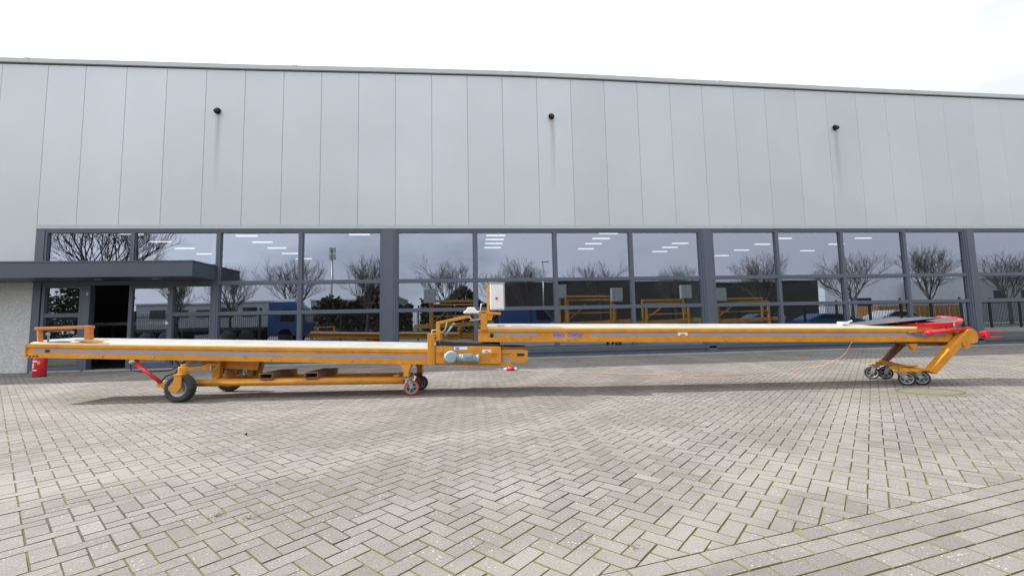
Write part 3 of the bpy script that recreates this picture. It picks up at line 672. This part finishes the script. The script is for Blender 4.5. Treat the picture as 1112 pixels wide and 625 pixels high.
plate(-.80, -.62, .605, .645, -.376, M['white'], 'sticker', dp, .003); plate(-.78,-.73,.612,.638,-.3795,M['logo_blue'],'sticker_print',dp,.001)
sk = plate(-.42, -.30, .555, .600, -.376, M['white'], 'sticker', dp, .003); plate(-.38,-.34,.567,.580,-.3795,M['black'],'sticker_print',sk,.001)
# cable arm and control stand
b = MB(); b.obox((-1.02,-.33,.74),(-1.02,-.33,.985),.05,.05); b.obox((-1.04,-.33,.968),(-.58,-.33,1.055),.045,.04); b.build('cable_arm', M['orange'], conv, bevel=.004)
b = MB(); b.tube([(-.82,-.34,.94),(-.93,-.34,.79)], .016, 10); b.tube([(-.82,-.34,.94),(-.795,-.34,.965)], .02, 10); b.tube([(-1.0,-.34,.70),(-1.01,-.34,.83)], .012, 8); b.build('strut', M['steel'], conv)
b = MB(); b.tube([(-1.05,-.34,.70),(-1.12,-.34,.80),(-1.10,-.34,.87),(-1.02,-.34,.88),(-.97,-.35,.84),(-.92,-.35,.88),(-.90,-.35,.98)], .009, 8); b.tube([(-.60,-.35,1.05),(-.54,-.35,1.0),(-.45,-.35,1.01),(-.40,-.34,1.07)], .009, 8); b.build('cable_loop', M['lip'], conv)
b = MB(); b.prism([(-.665,1.09),(-.46,1.09),(-.455,1.125),(-.50,1.13),(-.52,1.175),(-.61,1.175),(-.63,1.13),(-.665,1.12)], -.40, -.24); dv = b.build('switch_box', M['white'], conv, bevel=.01)
b = MB(); b.tube([(-.46,-.3,1.12),(-.44,-.3,1.12),(-.43,-.3,1.22),(-.40,-.3,1.225)], .008, 8); b.build('switch_lever', M['steel'], dv)
b = MB(); b.obox((-.395,-.33,.86),(-.395,-.33,1.125),.085,.06); b.obox((-.435,-.33,1.105),(-.16,-.33,1.08),.06,.035); b.obox((-.395,-.33,1.10),(-.395,-.10,1.10),.05,.05); b.prism([(-.39,.99),(-.29,.99),(-.26,1.08),(-.39,1.08)],-.345,-.325); b.obox((-.395,.0,.84),(-.395,.0,1.12),.06,.06); b.build('stand', M['orange'], conv, bevel=.004)
b = MB(); b.obox((-.335,-.28,1.10),(-.335,-.28,1.49),.03,.09); b.build('cabinet_post', M['orange'], conv, bevel=.003)
b = MB(); b.box(-.305, -.115, -.37, -.15, 1.135, 1.492); cab = b.build('control_cabinet', M['white'], conv, bevel=.008)
b = MB(); b.prism([(-.315,1.500),(-.105,1.490),(-.100,1.502),(-.315,1.515)], -.385, -.14); b.box(-.108,-.103,-.36,-.16,1.16,1.47); b.build('cabinet_hood', M['cap'], cab)
b = MB(); b.box(-.296,-.124,-.378,-.3705,1.145,1.482); b.build('cabinet_door', M['white'], cab, bevel=.002)
b = MB(); b.lathe([(0,-.41),(.014,-.41),(.018,-.400),(.012,-.379),(0,-.379)], (-.213,0,1.29), 'y', 16); b.build('stop_button', M['red'], cab)
b = MB(); b.tube([(-.21,-.30,1.135),(-.21,-.30,1.09),(-.30,-.30,1.03),(-.38,-.28,1.0)], .009, 8); b.build('cabinet_cable', M['black'], cab)

# right end: hopper, ring, arms, tow bar
def ell(cx, cy_, rx, ry, n, zf, f=1.0):
    return [(cx + rx*f*math.cos(2*math.pi*i/n), cy_ + ry*f*math.sin(2*math.pi*i/n), zf(cx + rx*f*math.cos(2*math.pi*i/n), cy_ + ry*f*math.sin(2*math.pi*i/n))) for i in range(n)]
zf = lambda x, y: .868 + .060*(x-5.93) + .115*y
n = 40; ring = ell(5.90, 0, .44, .37, n, zf)
b = MB(); nr = [ring[i % n] for i in range(19, 44)]; b.tube(nr, .017, 8)
r1 = [(x, y, z-.035) for x, y, z in ell(5.90, 0, .445, .375, n, zf)]; r2_ = ell(5.90, 0, .445, .375, n, zf)
b.add(r1 + r2_, [(i % n, (i+1) % n, n+(i+1) % n, n+i % n) for i in range(19, 43)], True)
rim = b.build('hopper_ring', M['red'], conv)
b = MB(); a1 = ell(5.90, 0, .43, .36, n, lambda x, y: zf(x,y)-.004); a2 = ell(5.90, 0, .27, .23, n, lambda x, y: zf(x,y)+.014); a3 = ell(5.90, 0, .10, .08, n, lambda x, y: zf(x,y)+.006)
b.add(a1 + a2 + a3, [(q*n+i, q*n+(i+1) % n, (q+1)*n+(i+1) % n, (q+1)*n+i) for q in range(2) for i in range(n)] + [tuple(range(2*n, 3*n))], True); hp = b.build('hopper_sheet', M['hopper'], conv)
# rubber feed apron left of the ring
b = MB(); m_ = 14; rows = []
for i in range(m_+1):
    t = i/m_; x = 4.95 + (5.85-4.95)*t; hw_ = .20 + .15*t; zc = ztu(x) + .055 + .05*t
    for j in range(9):
        s = -1 + 2*j/8; rows.append((x, s*hw_, zc + .055*t*abs(s)**1.5 + .02*(s*.5+.5)))
b.add(rows, [(i*9+j, (i+1)*9+j, (i+1)*9+j+1, i*9+j+1) for i in range(m_) for j in range(8)], True)
ap = b.build('feed_apron', M['hopper'], conv); so_ = ap.modifiers.new('t', 'SOLIDIFY'); so_.thickness = .008
for x, y in ((5.58,-.26),(5.78,-.33),(6.15,-.28),(5.35,-.22)):
    b = MB(); b.lathe([(0,0),(.013,0),(.013,.012),(0,.012)], (x,y,zf(x,y)+(.012 if x > 5.5 else .03)), 'z', 10); b.build('bolt', M['steel'], rim)
b = MB(); b.box(4.60,4.70,-.2,-.1,ztu(4.6)+.055,ztu(4.6)+.10); b.tube([(4.69,-.15,ztu(4.6)+.08),(4.78,-.15,ztu(4.6)+.11)], .012, 8); b.build('belt_clip', M['white'], conv, bevel=.01)
b = MB(); b.tube([(5.98,-.37,.73),(5.98,-.37,.84)], .012, 8); b.lathe([(0,0),(.03,0),(.03,.02),(0,.02)], (5.98,-.34,.735), 'z', 12); b.build('hopper_pin', M['steel'], conv)
b = MB(); b.tube([(5.62,-.40,.705),(5.96,-.40,.735)], .026, 14); b.tube([(5.55,-.40,.698),(5.62,-.40,.705)], .014, 10); b.obox((5.95,-.40,.735),(6.16,-.40,.75),.05,.035); b.lathe([(0,-.43),(.032,-.43),(.032,-.37),(0,-.37)], (5.60,0,.70), 'y', 14); b.build('folding_ram', M['red'], conv)
b = MB(); b.obox((5.50,-.35,.775),(6.06,-.35,.79),.02,.03); b.obox((5.92,-.35,.75),(5.92,-.35,.80),.05,.03); b.build('hopper_bracket', M['red'], conv)
b = MB(); b.tube([(5.46,-.34,.685),(5.60,-.35,.665),(5.75,-.35,.675),(5.88,-.35,.66)], .009, 8); b.build('loose_hose', M['logo_blue'], conv); b = MB(); b.tube([(5.38,-.34,.712),(5.50,-.345,.70),(5.56,-.345,.665)], .010, 8); b.build('loose_hose', M['rust'], conv)
b = MB(); b.lathe([(0,-.345),(.012,-.345),(.012,-.331),(0,-.331)], (5.75,0,.61), 'y', 8); b.lathe([(0,-.345),(.010,-.345),(.010,-.331),(0,-.331)], (5.62,0,.625), 'y', 8); b.build('bolt', M['steel'], ub)
b = MB(); b.prism([(5.40,.555),(5.52,.555),(5.51,.50),(5.49,.465),(5.46,.465),(5.44,.50)], -.31, -.25); b.build('lug', M['orange'], conv, bevel=.003)
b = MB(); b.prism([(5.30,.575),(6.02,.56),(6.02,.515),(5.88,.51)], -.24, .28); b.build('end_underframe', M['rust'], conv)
# bent main arms, one each side
for y0, y1, nm in ((-.44,-.34,'folding_arm'), (.34,.44,'folding_arm')):
    dx = 0 if y0 < 0 else -.62
    if y0 < 0:
        b = MB(); b.prism([(6.10,.742),(6.16,.745),(6.205,.705),(6.222,.63),(6.205,.558),(6.10,.545),(6.075,.500),(6.03,.505),(6.02,.54),(5.615,.155),(5.52,.195),(6.02,.67)], y0, y1); b.build(nm, M['orange'], conv, bevel=.006)
        b = MB(); b.prism([(5.98,.56),(6.09,.56),(6.09,.50),(6.06,.485),(6.02,.49)], y0-.012, y0-.001); b.build('arm_gusset', M['orange'], conv)
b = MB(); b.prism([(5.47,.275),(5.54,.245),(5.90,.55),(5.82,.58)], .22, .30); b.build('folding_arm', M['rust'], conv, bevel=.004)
b = MB(); b.tube([(6.14,-.34,.66),(6.14,.40,.66)], .035, 14); b.build('arm_axle', M['orange'], conv)
# base frame between the two caster pairs
b = MB(); b.obox((5.45,.24,.268),(5.60,-.36,.180),.06,.04); b.obox((5.28,-.10,.215),(5.64,-.36,.178),.05,.04); b.build('base_frame', M['orange'], conv, bevel=.003)
for x, y, z in ((5.44,.33,.222),(5.62,.30,.222),(5.28,-.30,.182),(5.50,-.28,.182)): b = MB(); b.box(x-.085,x+.085,y-.05,y+.05,z-.007,z+.008); b.build('caster_plate', M['orange'], conv, bevel=.003)
b = MB(); b.obox((5.42,.31,.245),(5.66,.29,.245),.04,.03); b.build('caster_bar', M['orange'], conv)
b = MB(); b.obox((5.26,-.27,.205),(5.56,-.30,.20),.04,.03); b.build('caster_bar', M['orange'], conv)
b = MB(); b.tube([(5.40,-.1,.23),(5.55,-.25,.25)], .012, 8); b.build('spring', M['orange'], conv)
caster(5.44, .33, .092, M['rubber'], R(138), .205, M['steel']); caster(5.62, .30, .092, M['rubber'], R(140), .205, M['steel'])
caster(5.28, -.30, .092, M['rubber'], R(-42), .165, M['steel']); caster(5.50, -.28, .092, M['rubber'], R(-44), .165, M['steel'])
# tow bar
b = MB(); b.obox((6.2,-.05,.655),(6.73,-.05,.650),.06,.055); b.prism([(6.73,.695),(6.93,.69),(6.93,.677),(6.75,.670)], -.10, -.02); b.prism([(6.73,.607),(6.93,.613),(6.93,.601),(6.75,.595)], -.10, -.02); b.box(6.70,6.75,-.10,-.02,.600,.693); b.build('tow_bar', M['red'], conv, bevel=.003)

# ------------------------------------------------------------------ small things in the yard
def loc_m(s, d): return (CAM.x + s*cy + d*sy, CAM.y - s*sy + d*cy)
fe = empty('fire_extinguisher', (1.50,-1.24,0), 0, 'red fire extinguisher on the paving by the pebble wall, under the conveyor left end', 'extinguisher')
b = MB(); b.lathe([(0,0),(.10,0),(.115,.015),(.115,.42),(.10,.47),(.05,.50),(.03,.51),(0,.51)], (0,0,0), 'z', 28); cyl_ = b.build('cylinder', M['red'], fe)
b = MB(); b.lathe([(.117,.0),(.118,.003),(.118,.028),(.116,.03)], (0,0,0), 'z', 28); b.build('foot_ring', M['black'], fe)
def curved(z0, z1, a0, a1, r, m, nm, par):
    b = MB(); k = 10; vs = []
    for i in range(k+1):
        t = R(a0 + (a1-a0)*i/k); vs += [(r*math.cos(t), r*math.sin(t), z0), (r*math.cos(t), r*math.sin(t), z1)]
    b.add(vs, [(2*i, 2*i+2, 2*i+3, 2*i+1) for i in range(k)], True); return b.build(nm, m, par)
curved(.33,.36,232,290,.1165,M['white'],'label_band',cyl_); curved(.20,.30,240,262,.1165,M['white'],'label_band',cyl_); curved(.14,.165,236,292,.1165,M['white'],'label_band',cyl_); curved(.28,.345,292,312,.1165,M['lip'],'label_band',cyl_)
curved(.245,.255,240,262,.1170,M['red'],'label_print',cyl_)
b = MB(); b.lathe([(0,.51),(.02,.51),(.02,.56),(0,.56)], (0,0,0), 'z', 12); b.obox((-.02,0,.56),(.10,0,.585),.02,.012); b.obox((-.02,0,.575),(.11,0,.615),.02,.012); b.tube([(-.02,0,.54),(-.10,-.03,.50),(-.135,-.02,.40),(-.13,0,.15)], .011, 8); b.build('valve_and_hose', M['black'], fe)

tr = empty('hand_trolley', (6.40,-2.55,0), -.1, 'small green wheeled trolley behind the conveyor chassis', 'trolley')
for y in (-.10,.25):
    b = MB(); b.lathe([(.055,-.02),(.085,-.02),(.092,-.01),(.092,.01),(.085,.02),(.055,.02),(.055,-.02)], (0,y,.092), 'y', 28); wq = b.build('wheel', M['tyre'], tr)
    b = MB(); b.lathe([(0,-.024),(.02,-.024),(.03,-.012),(.057,-.012),(.057,.012),(0,.012)], (0,y,.092), 'y', 24); b.build('rim', M['white'], wq)
b = MB(); b.tube([(0,-.14,.092),(0,.29,.092)], .012, 10); b.tube([(.02,-.08,.12),(.02,-.06,.55)], .018, 10); b.tube([(.02,.22,.12),(.02,.2,.55)], .018, 10); b.tube([(.02,-.08,.30),(.30,-.08,.06)], .012, 10); b.tube([(.02,-.06,.50),(.22,-.08,.16)], .012, 10); b.tube([(.02,.22,.30),(.30,.2,.06)], .012, 10); b.tube([(.02,-.06,.55),(.02,.2,.55)], .018, 10); b.box(-.02,.06,-.1,.24,.2,.215); b.build('trolley_frame', M['green'], tr)

cpts = [(10.208,-1.163),(11.195,-1.95),(11.78,-2.86)]
def smooth(pts, k=8):
    P = [Vector(p) for p in pts]; P = [P[0]*2-P[1]] + P + [P[-1]*2-P[-2]]; out = []
    for i in range(1, len(P)-2):
        for j in range(k):
            t = j/k; out.append(.5*((2*P[i]) + (P[i+1]-P[i-1])*t + (2*P[i-1]-5*P[i]+4*P[i+1]-P[i+2])*t*t + (3*P[i]-P[i-1]-3*P[i+1]+P[i+2])*t**3))
    return out + [P[-2]]
b = MB(); b.tube(smooth([(8.3,-2.4,.012),(9.2,-1.6,.010),(10.0,-1.5,.010),(10.9,-1.95,.010),(11.72,-2.95,.02)]), .0055, 8)
b.tube(smooth([(11.98,-3.05,.02),(12.5,-3.5,.010),(13.216,-3.867,.010),(14.058,-4.405,.010),(15.013,-4.808,.010),(15.8,-4.80,.010),(16.36,-4.70,.03),(16.7,-4.88,.09),(16.86,-5.13,.165),(16.9,-5.45,.34),(16.80,-5.73,.56)]), .0055, 8)
tag(b.build('power_cable', M['cable']), 'thin orange cable lying on the paving behind the conveyor and rising to its right section', 'cable')
pg = empty('power_plug', (11.85,-3.0,.03), R(-20), 'red and white cable plug lying on the ground behind the middle of the conveyor', 'plug')
b = MB(); b.tube([(-.10,0,.01),(.05,0,.01)], [.035,.045], 16); b.build('plug_body', M['red'], pg)
b = MB(); b.tube([(-.17,0,0),(-.10,0,.008)], [.015,.032], 12); b.tube([(.05,0,.01),(.11,0,.005)], [.035,.02], 12); b.build('plug_collar', M['white'], pg)

# mossy drain cover, slightly irregular
b = MB(); pts = []; n = 30; random.seed(3)
for i in range(n):
    t = 2*math.pi*i/n; k = 1 + random.uniform(-.07,.07); pts.append((.42*k*math.cos(t), .33*k*math.sin(t)))
vs = [(x, y, .0015) for x, y in pts] + [(x*.93, y*.93, .007) for x, y in pts]; b.add(vs + [(0,0,.009)], [(i,(i+1)%n,n+(i+1)%n,n+i) for i in range(n)] + [(n+i,n+(i+1)%n,2*n) for i in range(n)])
M['drain'] = mat('mossy_concrete', (.155,.15,.105), .95, var=.25, scale=8, dirt=(.10,.11,.045), bump=.6)
dr = b.build('drain_cover', M['drain']); dr.location = (16.62,-6.95,0); tag(dr, 'round mossy concrete drain cover in the paving in front of the right casters', 'drain cover')
b = MB(); b.add([(.36*math.cos(2*math.pi*i/40)*k, .27*math.sin(2*math.pi*i/40)*k, .0105) for k in (1,.95) for i in range(40)], [(i,(i+1)%40,40+(i+1)%40,40+i) for i in range(40)]); b.build('cover_joint', M['joint'], dr)

# dry weeds in the joints
def weed(x, y, s, seed, label, dry=True):
    random.seed(seed); b = MB()
    for k in range(9 if s > .05 else 6):
        a = random.uniform(0, 6.28); l = s*random.uniform(.5,1.1); h = s*random.uniform(.15,.6); p0 = Vector((0,0,-.004))
        p1 = Vector((math.cos(a)*l*.4, math.sin(a)*l*.4, h)); p2 = Vector((math.cos(a+.3)*l, math.sin(a+.3)*l, h*.5))
        b.tube([p0, p1, p2], [.0016,.0013,.0007], 4)
        for q in range(2):
            t = random.random(); c = p1.lerp(p2, t); d = Vector((random.uniform(-1,1), random.uniform(-1,1), .4)).normalized()*s*.25; b.tube([c, c+d], [.001,.0005], 4)
    o = b.build('dry_weed', M['twig2']); o.location = (x, y, 0); tag(o, label, 'weed'); return o
weed(9.775,-9.45,.04,1,'tuft of dry weed in a paving joint, left one of the two close together'); weed(9.955,-9.50,.05,2,'curled dry weed in a paving joint, right one of the two close together')
weed(11.71,-10.02,.035,4,'dry weed beside the mossy joint where the paving pattern changes')
b = MB(); b.lathe([(0,-.008),(.010,-.004),(.013,.003),(.006,.010),(0,.011)], (0,0,.005), 'z', 7); o = b.build('pebble', M['black']); o.location = (9.05,-7.70,.003); tag(o, 'small dark pebble on the paving in the left foreground', 'pebble')

# ------------------------------------------------------------------ what the windows reflect (behind the camera)
fn = empty('palisade_fence', (0,-17.2,0), 0, 'dark vertical bar fence along the yard behind the camera, reflected in the windows', 'fence')
b = MB()
for k in range(-40*8, 75*8):
    x = k*.125
    b.obox((x,0,.08),(x,0,2.1),.022,.022)
b.build('bars', M['fence'], fn)
b = MB(); b.box(-40,75,-.02,.02,.22,.27); b.box(-40,75,-.02,.02,1.86,1.91); b.build('rail', M['fence'], fn)
pp = MB().box(-.05,.05,-.05,.05,0,2.3).build('post', M['fence'], fn); pp.location = (-40,0,0)
for k in range(1, 47):
    q = pp.copy(); COL.objects.link(q); q.parent = fn; q.location = (-40 + k*2.5, 0, 0)
# bare trees
def tree_mesh(seed, H=7.6):
    rnd = random.Random(seed); tr_ = MB(); cw = MB()
    def br(p, d, l, r, lev):
        segs = 3; pts = [p]; rs = [r]
        for i in range(segs):
            d = (d + Vector((rnd.uniform(-.16,.16), rnd.uniform(-.16,.16), rnd.uniform(-.02,.13)))).normalized(); p = p + d*l/segs; pts.append(p); rs.append(r*(1 - .42*(i+1)/segs))
        cw.tube(pts, rs, 5 if lev < 2 else 3, caps=False)
        if lev >= 5: return
        nb = (4,5,4,4,3)[lev] if lev < 5 else 0
        for i in range(nb):
            t = .35 + .65*(i+1)/nb; q = pts[min(segs, max(1, int(round(t*segs))))]
            a = rnd.uniform(0, 6.28); sp_ = rnd.uniform(.35,.75)
            ax = d.orthogonal().normalized(); ax.rotate(Matrix.Rotation(a, 3, d)); nd = (d*math.cos(sp_) + ax*math.sin(sp_)); nd.z += .18; nd.normalize()
            br(q, nd, l*rnd.uniform(.55,.78), max(.006, r*.52), lev+1)
    h0 = 1.9; tr_.tube([(0,0,-.05),(.02,0,.4),(.0,.03,1.2),(.03,.02,h0),(.04,.03,2.6)], [.20,.15,.13,.12,.09], 10, caps=True)
    for i in range(7):
        a = i*2.4 + rnd.uniform(-.3,.3); t = rnd.uniform(.35,.75) if i else .08; d = Vector((math.cos(a)*math.sin(t), math.sin(a)*math.sin(t), math.cos(t)))
        br(Vector((.03,.02, h0 + .1*i)), d, rnd.uniform(1.75,2.15)*H/7.6, .062, 1)
    return tr_, cw
protos = []
for sdd in (11, 23, 37):
    a, c = tree_mesh(sdd); e = empty('bare_tree', (0,-200,0)); a.build('trunk', M['bark'], e); c.build('crown', M['twig'], e); protos.append(e)
ords = ['leftmost','second','third','fourth','fifth','sixth','seventh','eighth','ninth','tenth','eleventh','twelfth','thirteenth','fourteenth']
txs = [(-12.5,-17.9,1.35),(-14.5,-28,.82),(-9.99,-28,.9),(-4.59,-28,1.0),(1.68,-28,1.0),(8.88,-28,.97),(13.8,-30,.85),(15.9,-28,.95),(23.24,-28,.93),(30.55,-28,.88),(39.5,-28,1.0),(48.9,-28,1.02),(57.7,-28,1.12),(66.8,-28,1.0)]
used = set()
for i, (x, y, s) in enumerate(txs):
    k = i % 3
    if k not in used: t_ = protos[k]; used.add(k)
    else: t_ = copy_tree(protos[k])
    t_.location = (x, y, 0); t_.rotation_euler = (0,0,i*1.3); t_.scale = (s*1.04,)*3
    nm = ords[i] + ' bare winter tree' + ('' if i == 0 else ' from the left') + ' in the row mirrored in the windows'
    if i == 0: nm = 'large bare tree reflected in the window above the door canopy'
    tag(t_, nm, 'tree', 'bare trees reflected in the windows')
# far dark thickets
def thicket(name, x0, x1, y0, y1, h, n, seed, label):
    rnd = random.Random(seed); vs = []; fs = []
    for k in range(n):
        x = rnd.uniform(x0, x1); y = rnd.uniform(y0, y1); hh = h*(.72 + .28*math.sin(x*.9+seed)*math.sin(x*.37+1)); z = hh*(rnd.random()**.7)*(1+rnd.uniform(-.05,.05)); s = rnd.uniform(.10,.26)
        a = Vector((rnd.uniform(-1,1), rnd.uniform(-1,1), rnd.uniform(-1,1))).normalized(); b_ = a.orthogonal().normalized(); c = Vector((x,y,z)); i = len(vs)
        vs += [c+a*s, c+b_*s*.6, c-a*s, c-b_*s*.6]; fs.append((i,i+1,i+2,i+3))
    b = MB(); b.add(vs, fs); o = b.build(name, M['leaf']); tag(o, label, 'thicket', None, 'stuff')
thicket('thicket', -5.5, 4.5, -37, -34, 5.6, 9000, 1, 'dark evergreen thicket reflected left of the middle window pillar')
thicket('thicket', 5.5, 15.5, -38, -35, 5.2, 8000, 2, 'dark thicket reflected behind the bare trees in the middle windows')
thicket('thicket', -36, -25, -38, -35, 7.0, 9000, 3, 'low dark bushes reflected in the door glass')
# buildings reflected
def block(name, x0, x1, y0, y1, h, mt, label, wins=(), door=None, roof=None):
    e = empty(name, ((x0+x1)/2, y1, 0), 0, label, 'building'); cx = (x0+x1)/2
    b = MB(); b.box(x0-cx, x1-cx, y0-y1, 0, 0, h); wq = b.build('wall', mt, e)
    b = MB(); b.box(x0-cx-.1, x1-cx+.1, y0-y1-.1, .1, h+.003, h+.22); b.build('roof', roof or M['cap'], e)
    for wx, wz, ww, wh in wins:
        b = MB(); b.box(wx-cx, wx-cx+ww, .004, .06, wz, wz+wh); b.build('window', M['window_dark'], e)
    if door: b = MB(); b.box(door[0]-cx, door[1]-cx, .004, .08, 0, door[2]); b.build('door', M['cap'], e)
    return e
block('dark_shed', 14.6, 51.1, -60, -34.5, 5.45, M['shed'], 'low dark shed with flat roof, reflected in the right half of the windows')
block('pale_hall', 76, 108, -95, -62, 8.4, M['pale'], 'white hall with a roller door, reflected behind the trees at the right', [(82,3,3,1.5)], (96,103,5.5))
block('teal_hall', 109, 125, -90, -62, 8.4, M['teal'], 'teal clad hall reflected at the far right pillar', [(112,3,2,1.4)])
block('grey_house', 91, 112, -61, -51, 7.2, M['brick'], 'grey rendered house with dark windows reflected in the last window at the right', [(96,3.6,2,1.6),(101,3.6,2,1.6),(106,3.6,2,1.6)])
block('white_office', -38, -18, -66, -56, 5.0, M['brick'], 'low grey office reflected behind the blue truck', [(-36+k*3.2,3.0,2,1.2) for k in range(5)], None)
block('grey_office', -14, -1, -70, -58, 5.6, M['brick'], 'grey block reflected beside the dark thicket', [(-12+k*3,3,2,1.2) for k in range(3)], None)
# mast and lamp post
ma = empty('telecom_mast', (-17.9,-80,0), 0, 'thin telecom mast reflected in the window left of the middle pillar', 'mast')
b = MB(); b.tube([(0,0,0),(0,0,17.5)], [.35,.18], 8); b.build('pole', M['steel'], ma); b = MB()
for z in (15.2,16.6):
    for a in range(3): b.box(.5*math.cos(a*2.1)-.2,.5*math.cos(a*2.1)+.2,.5*math.sin(a*2.1)-.2,.5*math.sin(a*2.1)+.2,z,z+1.1)
b.build('antenna', M['steel'], ma)
lp = empty('lamp_post', (17.1,-24.3,0), 0, 'slim lamp post reflected in the window to the right of the control cabinet', 'lamp post')
b = MB(); b.tube([(0,0,0),(0,0,6.2)], [.07,.04], 8); b.build('pole', M['steel'], lp); b = MB(); b.box(-.1,.5,-.08,.08,6.2,6.28); b.build('lamp_head', M['steel'], lp)
# blue truck with flatbed
tk = empty('flatbed_truck', (-6.6,-21.2,0), 0, 'blue truck with a dark flatbed trailer, reflected left of centre', 'truck')
b = MB(); b.prism([(3.3,.5),(5.6,.5),(5.6,1.5),(5.35,2.6),(5.0,2.85),(3.3,2.85)], -1.2, 1.2); cbx = b.build('cab', M['bluepaint'], tk, bevel=.05)
b = MB(); b.prism([(5.575,1.55),(5.60,1.55),(5.40,2.45),(5.37,2.45)], -1.05, 1.05); b.box(4.2,5.1,1.202,1.21,1.5,2.3); b.build('windscreen', M['glass_dark'], cbx)
b = MB(); b.box(3.6,5.0,-1,1,2.853,3.05); b.build('roof_fairing', M['white'], cbx)
b = MB(); b.box(-6.5,3.1,-1.2,1.2,.95,1.15); b.build('flatbed', M['shed'], tk); b = MB(); b.box(-6.5,3.2,-.5,.5,.65,.94); b.build('truck_chassis', M['black'], tk)
for x in (4.5,1.9,.7,-3.4,-4.6,-5.8):
    for s in (-1,1): b = MB(); b.lathe([(0,-.15),(.25,-.15),(.3,-.12),(.48,-.15),(.5,-.1),(.5,.1),(.48,.15),(0,.15)], (x,s*1.05,.5), 'y', 24); b.build('wheel', M['tyre'], tk)
# blue van, car
def car(x, y, rz, mt, label, L_=4.4, H=1.45, nm='parked_car', cat='car'):
    e = empty(nm, (x,y,0), rz, label, cat); h = L_/2
    b = MB()
    if cat == 'van': pr = [(-h,.35),(h,.35),(h,1.0),(h*.78,1.15),(h*.45,H),(-h,H)]
    else: pr = [(-h,.35),(h,.35),(h,.75),(h*.55,.92),(h*.2,H-.05),(-h*.5,H),(-h*.92,1.0),(-h,.95)]
    b.prism(pr, -.85, .85); bd = b.build('body', mt, e, bevel=.06)
    b = MB(); b.prism([(h*.70,1.2),(h*.44,H-.15),(h*.2,H-.15),(h*.2,1.2)] if cat == 'van' else [(h*.48,.95),(h*.18,H-.12),(-h*.45,H-.10),(-h*.75,.98)], -.853, .853); b.build('side_window', M['glass_dark'], bd)
    for xx in (-h*.62, h*.62):
        for s in (-1,1): b = MB(); b.lathe([(0,-.1),(.2,-.1),(.3,-.1),(.32,-.06),(.32,.06),(.3,.1),(0,.1)], (xx,s*.78,.32), 'y', 20); b.build('wheel', M['tyre'], e)
    return e
car(15.4,-21.0,0,M['bluepaint'],'blue van reflected right beside the control cabinet',4.6,2.15,'parked_van','van')
car(33.6,-19.2,.05,M['bluepaint'],'dark blue car reflected left of the lighter blue one at the right'); car(38.6,-19.3,-.05,M['bluepaint'],'blue estate car reflected above the conveyor hopper',4.7,1.35)
car(44.5,-19.4,0,M['pale'],'pale car reflected at the right between two bare trees')
# orange skip container at right
sc_ = empty('open_container', (50,-23.5,0), 0, 'low ochre open container reflected at the right behind the fence', 'container')
b = MB(); b.box(-4,4,-1.1,1.1,.2,1.9); b.build('container_body', M['container'], sc_); b = MB()
for k in range(17): b.box(-4+k*.49,-3.92+k*.49,1.103,1.16,.25,1.8)
b.build('ribs', M['container'], sc_)
# yellow conveyors standing behind the camera
def ymachine(x, y, w_, h, label, cabs, sh=0):
    e = empty('yellow_machine', (x,y,0), 0, label, 'machine')
    b = MB(); b.obox((-w_*.5-1,0,.9),(w_*.5+1.2,0,1.05),.6,.25); b.build('beam', M['yellow_far'], e)
    for s in (-1, 1):
        b = MB(); b.obox((s*w_*.5,-.3,.15),(s*w_*.5,-.3,h),.12,.12); b.build('upright', M['yellow_far'], e); b = MB(); b.obox((s*w_*.5,.3,.15),(s*w_*.5,.3,h*.9),.12,.12); b.build('upright', M['yellow_far'], e)
        b = MB(); b.lathe([(0,-.06),(.15,-.06),(.15,.06),(0,.06)], (s*w_*.5,.3,.15), 'y', 18); b.build('wheel', M['tyre'], e)
    b = MB(); b.obox((-w_*.5-.05,-.3,h),(w_*.5+.05,-.3,h),.13,.13); b.obox((-w_*.5,.3,h*.9),(w_*.5,.3,h*.9),.1,.1); b.obox((-w_*.5,.3,h*.62),(w_*.5,.3,h*.62),.08,.08); b.obox((-w_*.5,0,1.1),(-w_*.1,0,h*.8),.08,.08); b.build('cross_bar', M['yellow_far'], e)
    for cx, cz in cabs:
        b = MB(); b.box(cx-.35,cx+.35,.35,.65,cz,cz+.85); b.build('cabinet', M['incol_dim'], e, bevel=.02)
        b = MB(); b.obox((cx,.2,1.0),(cx,.2,cz+.5),.1,.1); b.build('cabinet_post', M['yellow_far'], e)
    return e
ymachine(9.9,-15.0,2.6,2.45,'yellow frame with one white cabinet, reflected just left of the cable arm',[(-1.4,2.3)])
ymachine(18.6,-15.2,3.0,2.6,'yellow frame with two white cabinets, reflected above the blue lettering',[(-2.0,2.45),(1.6,2.2)])
ymachine(23.6,-15.2,2.8,2.35,'yellow frame reflected to the left of the right-hand pillar',[(1.2,2.4)])
ymachine(28.9,-15.4,3.6,2.5,'yellow frame reflected directly right of the right-hand pillar',[(-1.6,2.3)])
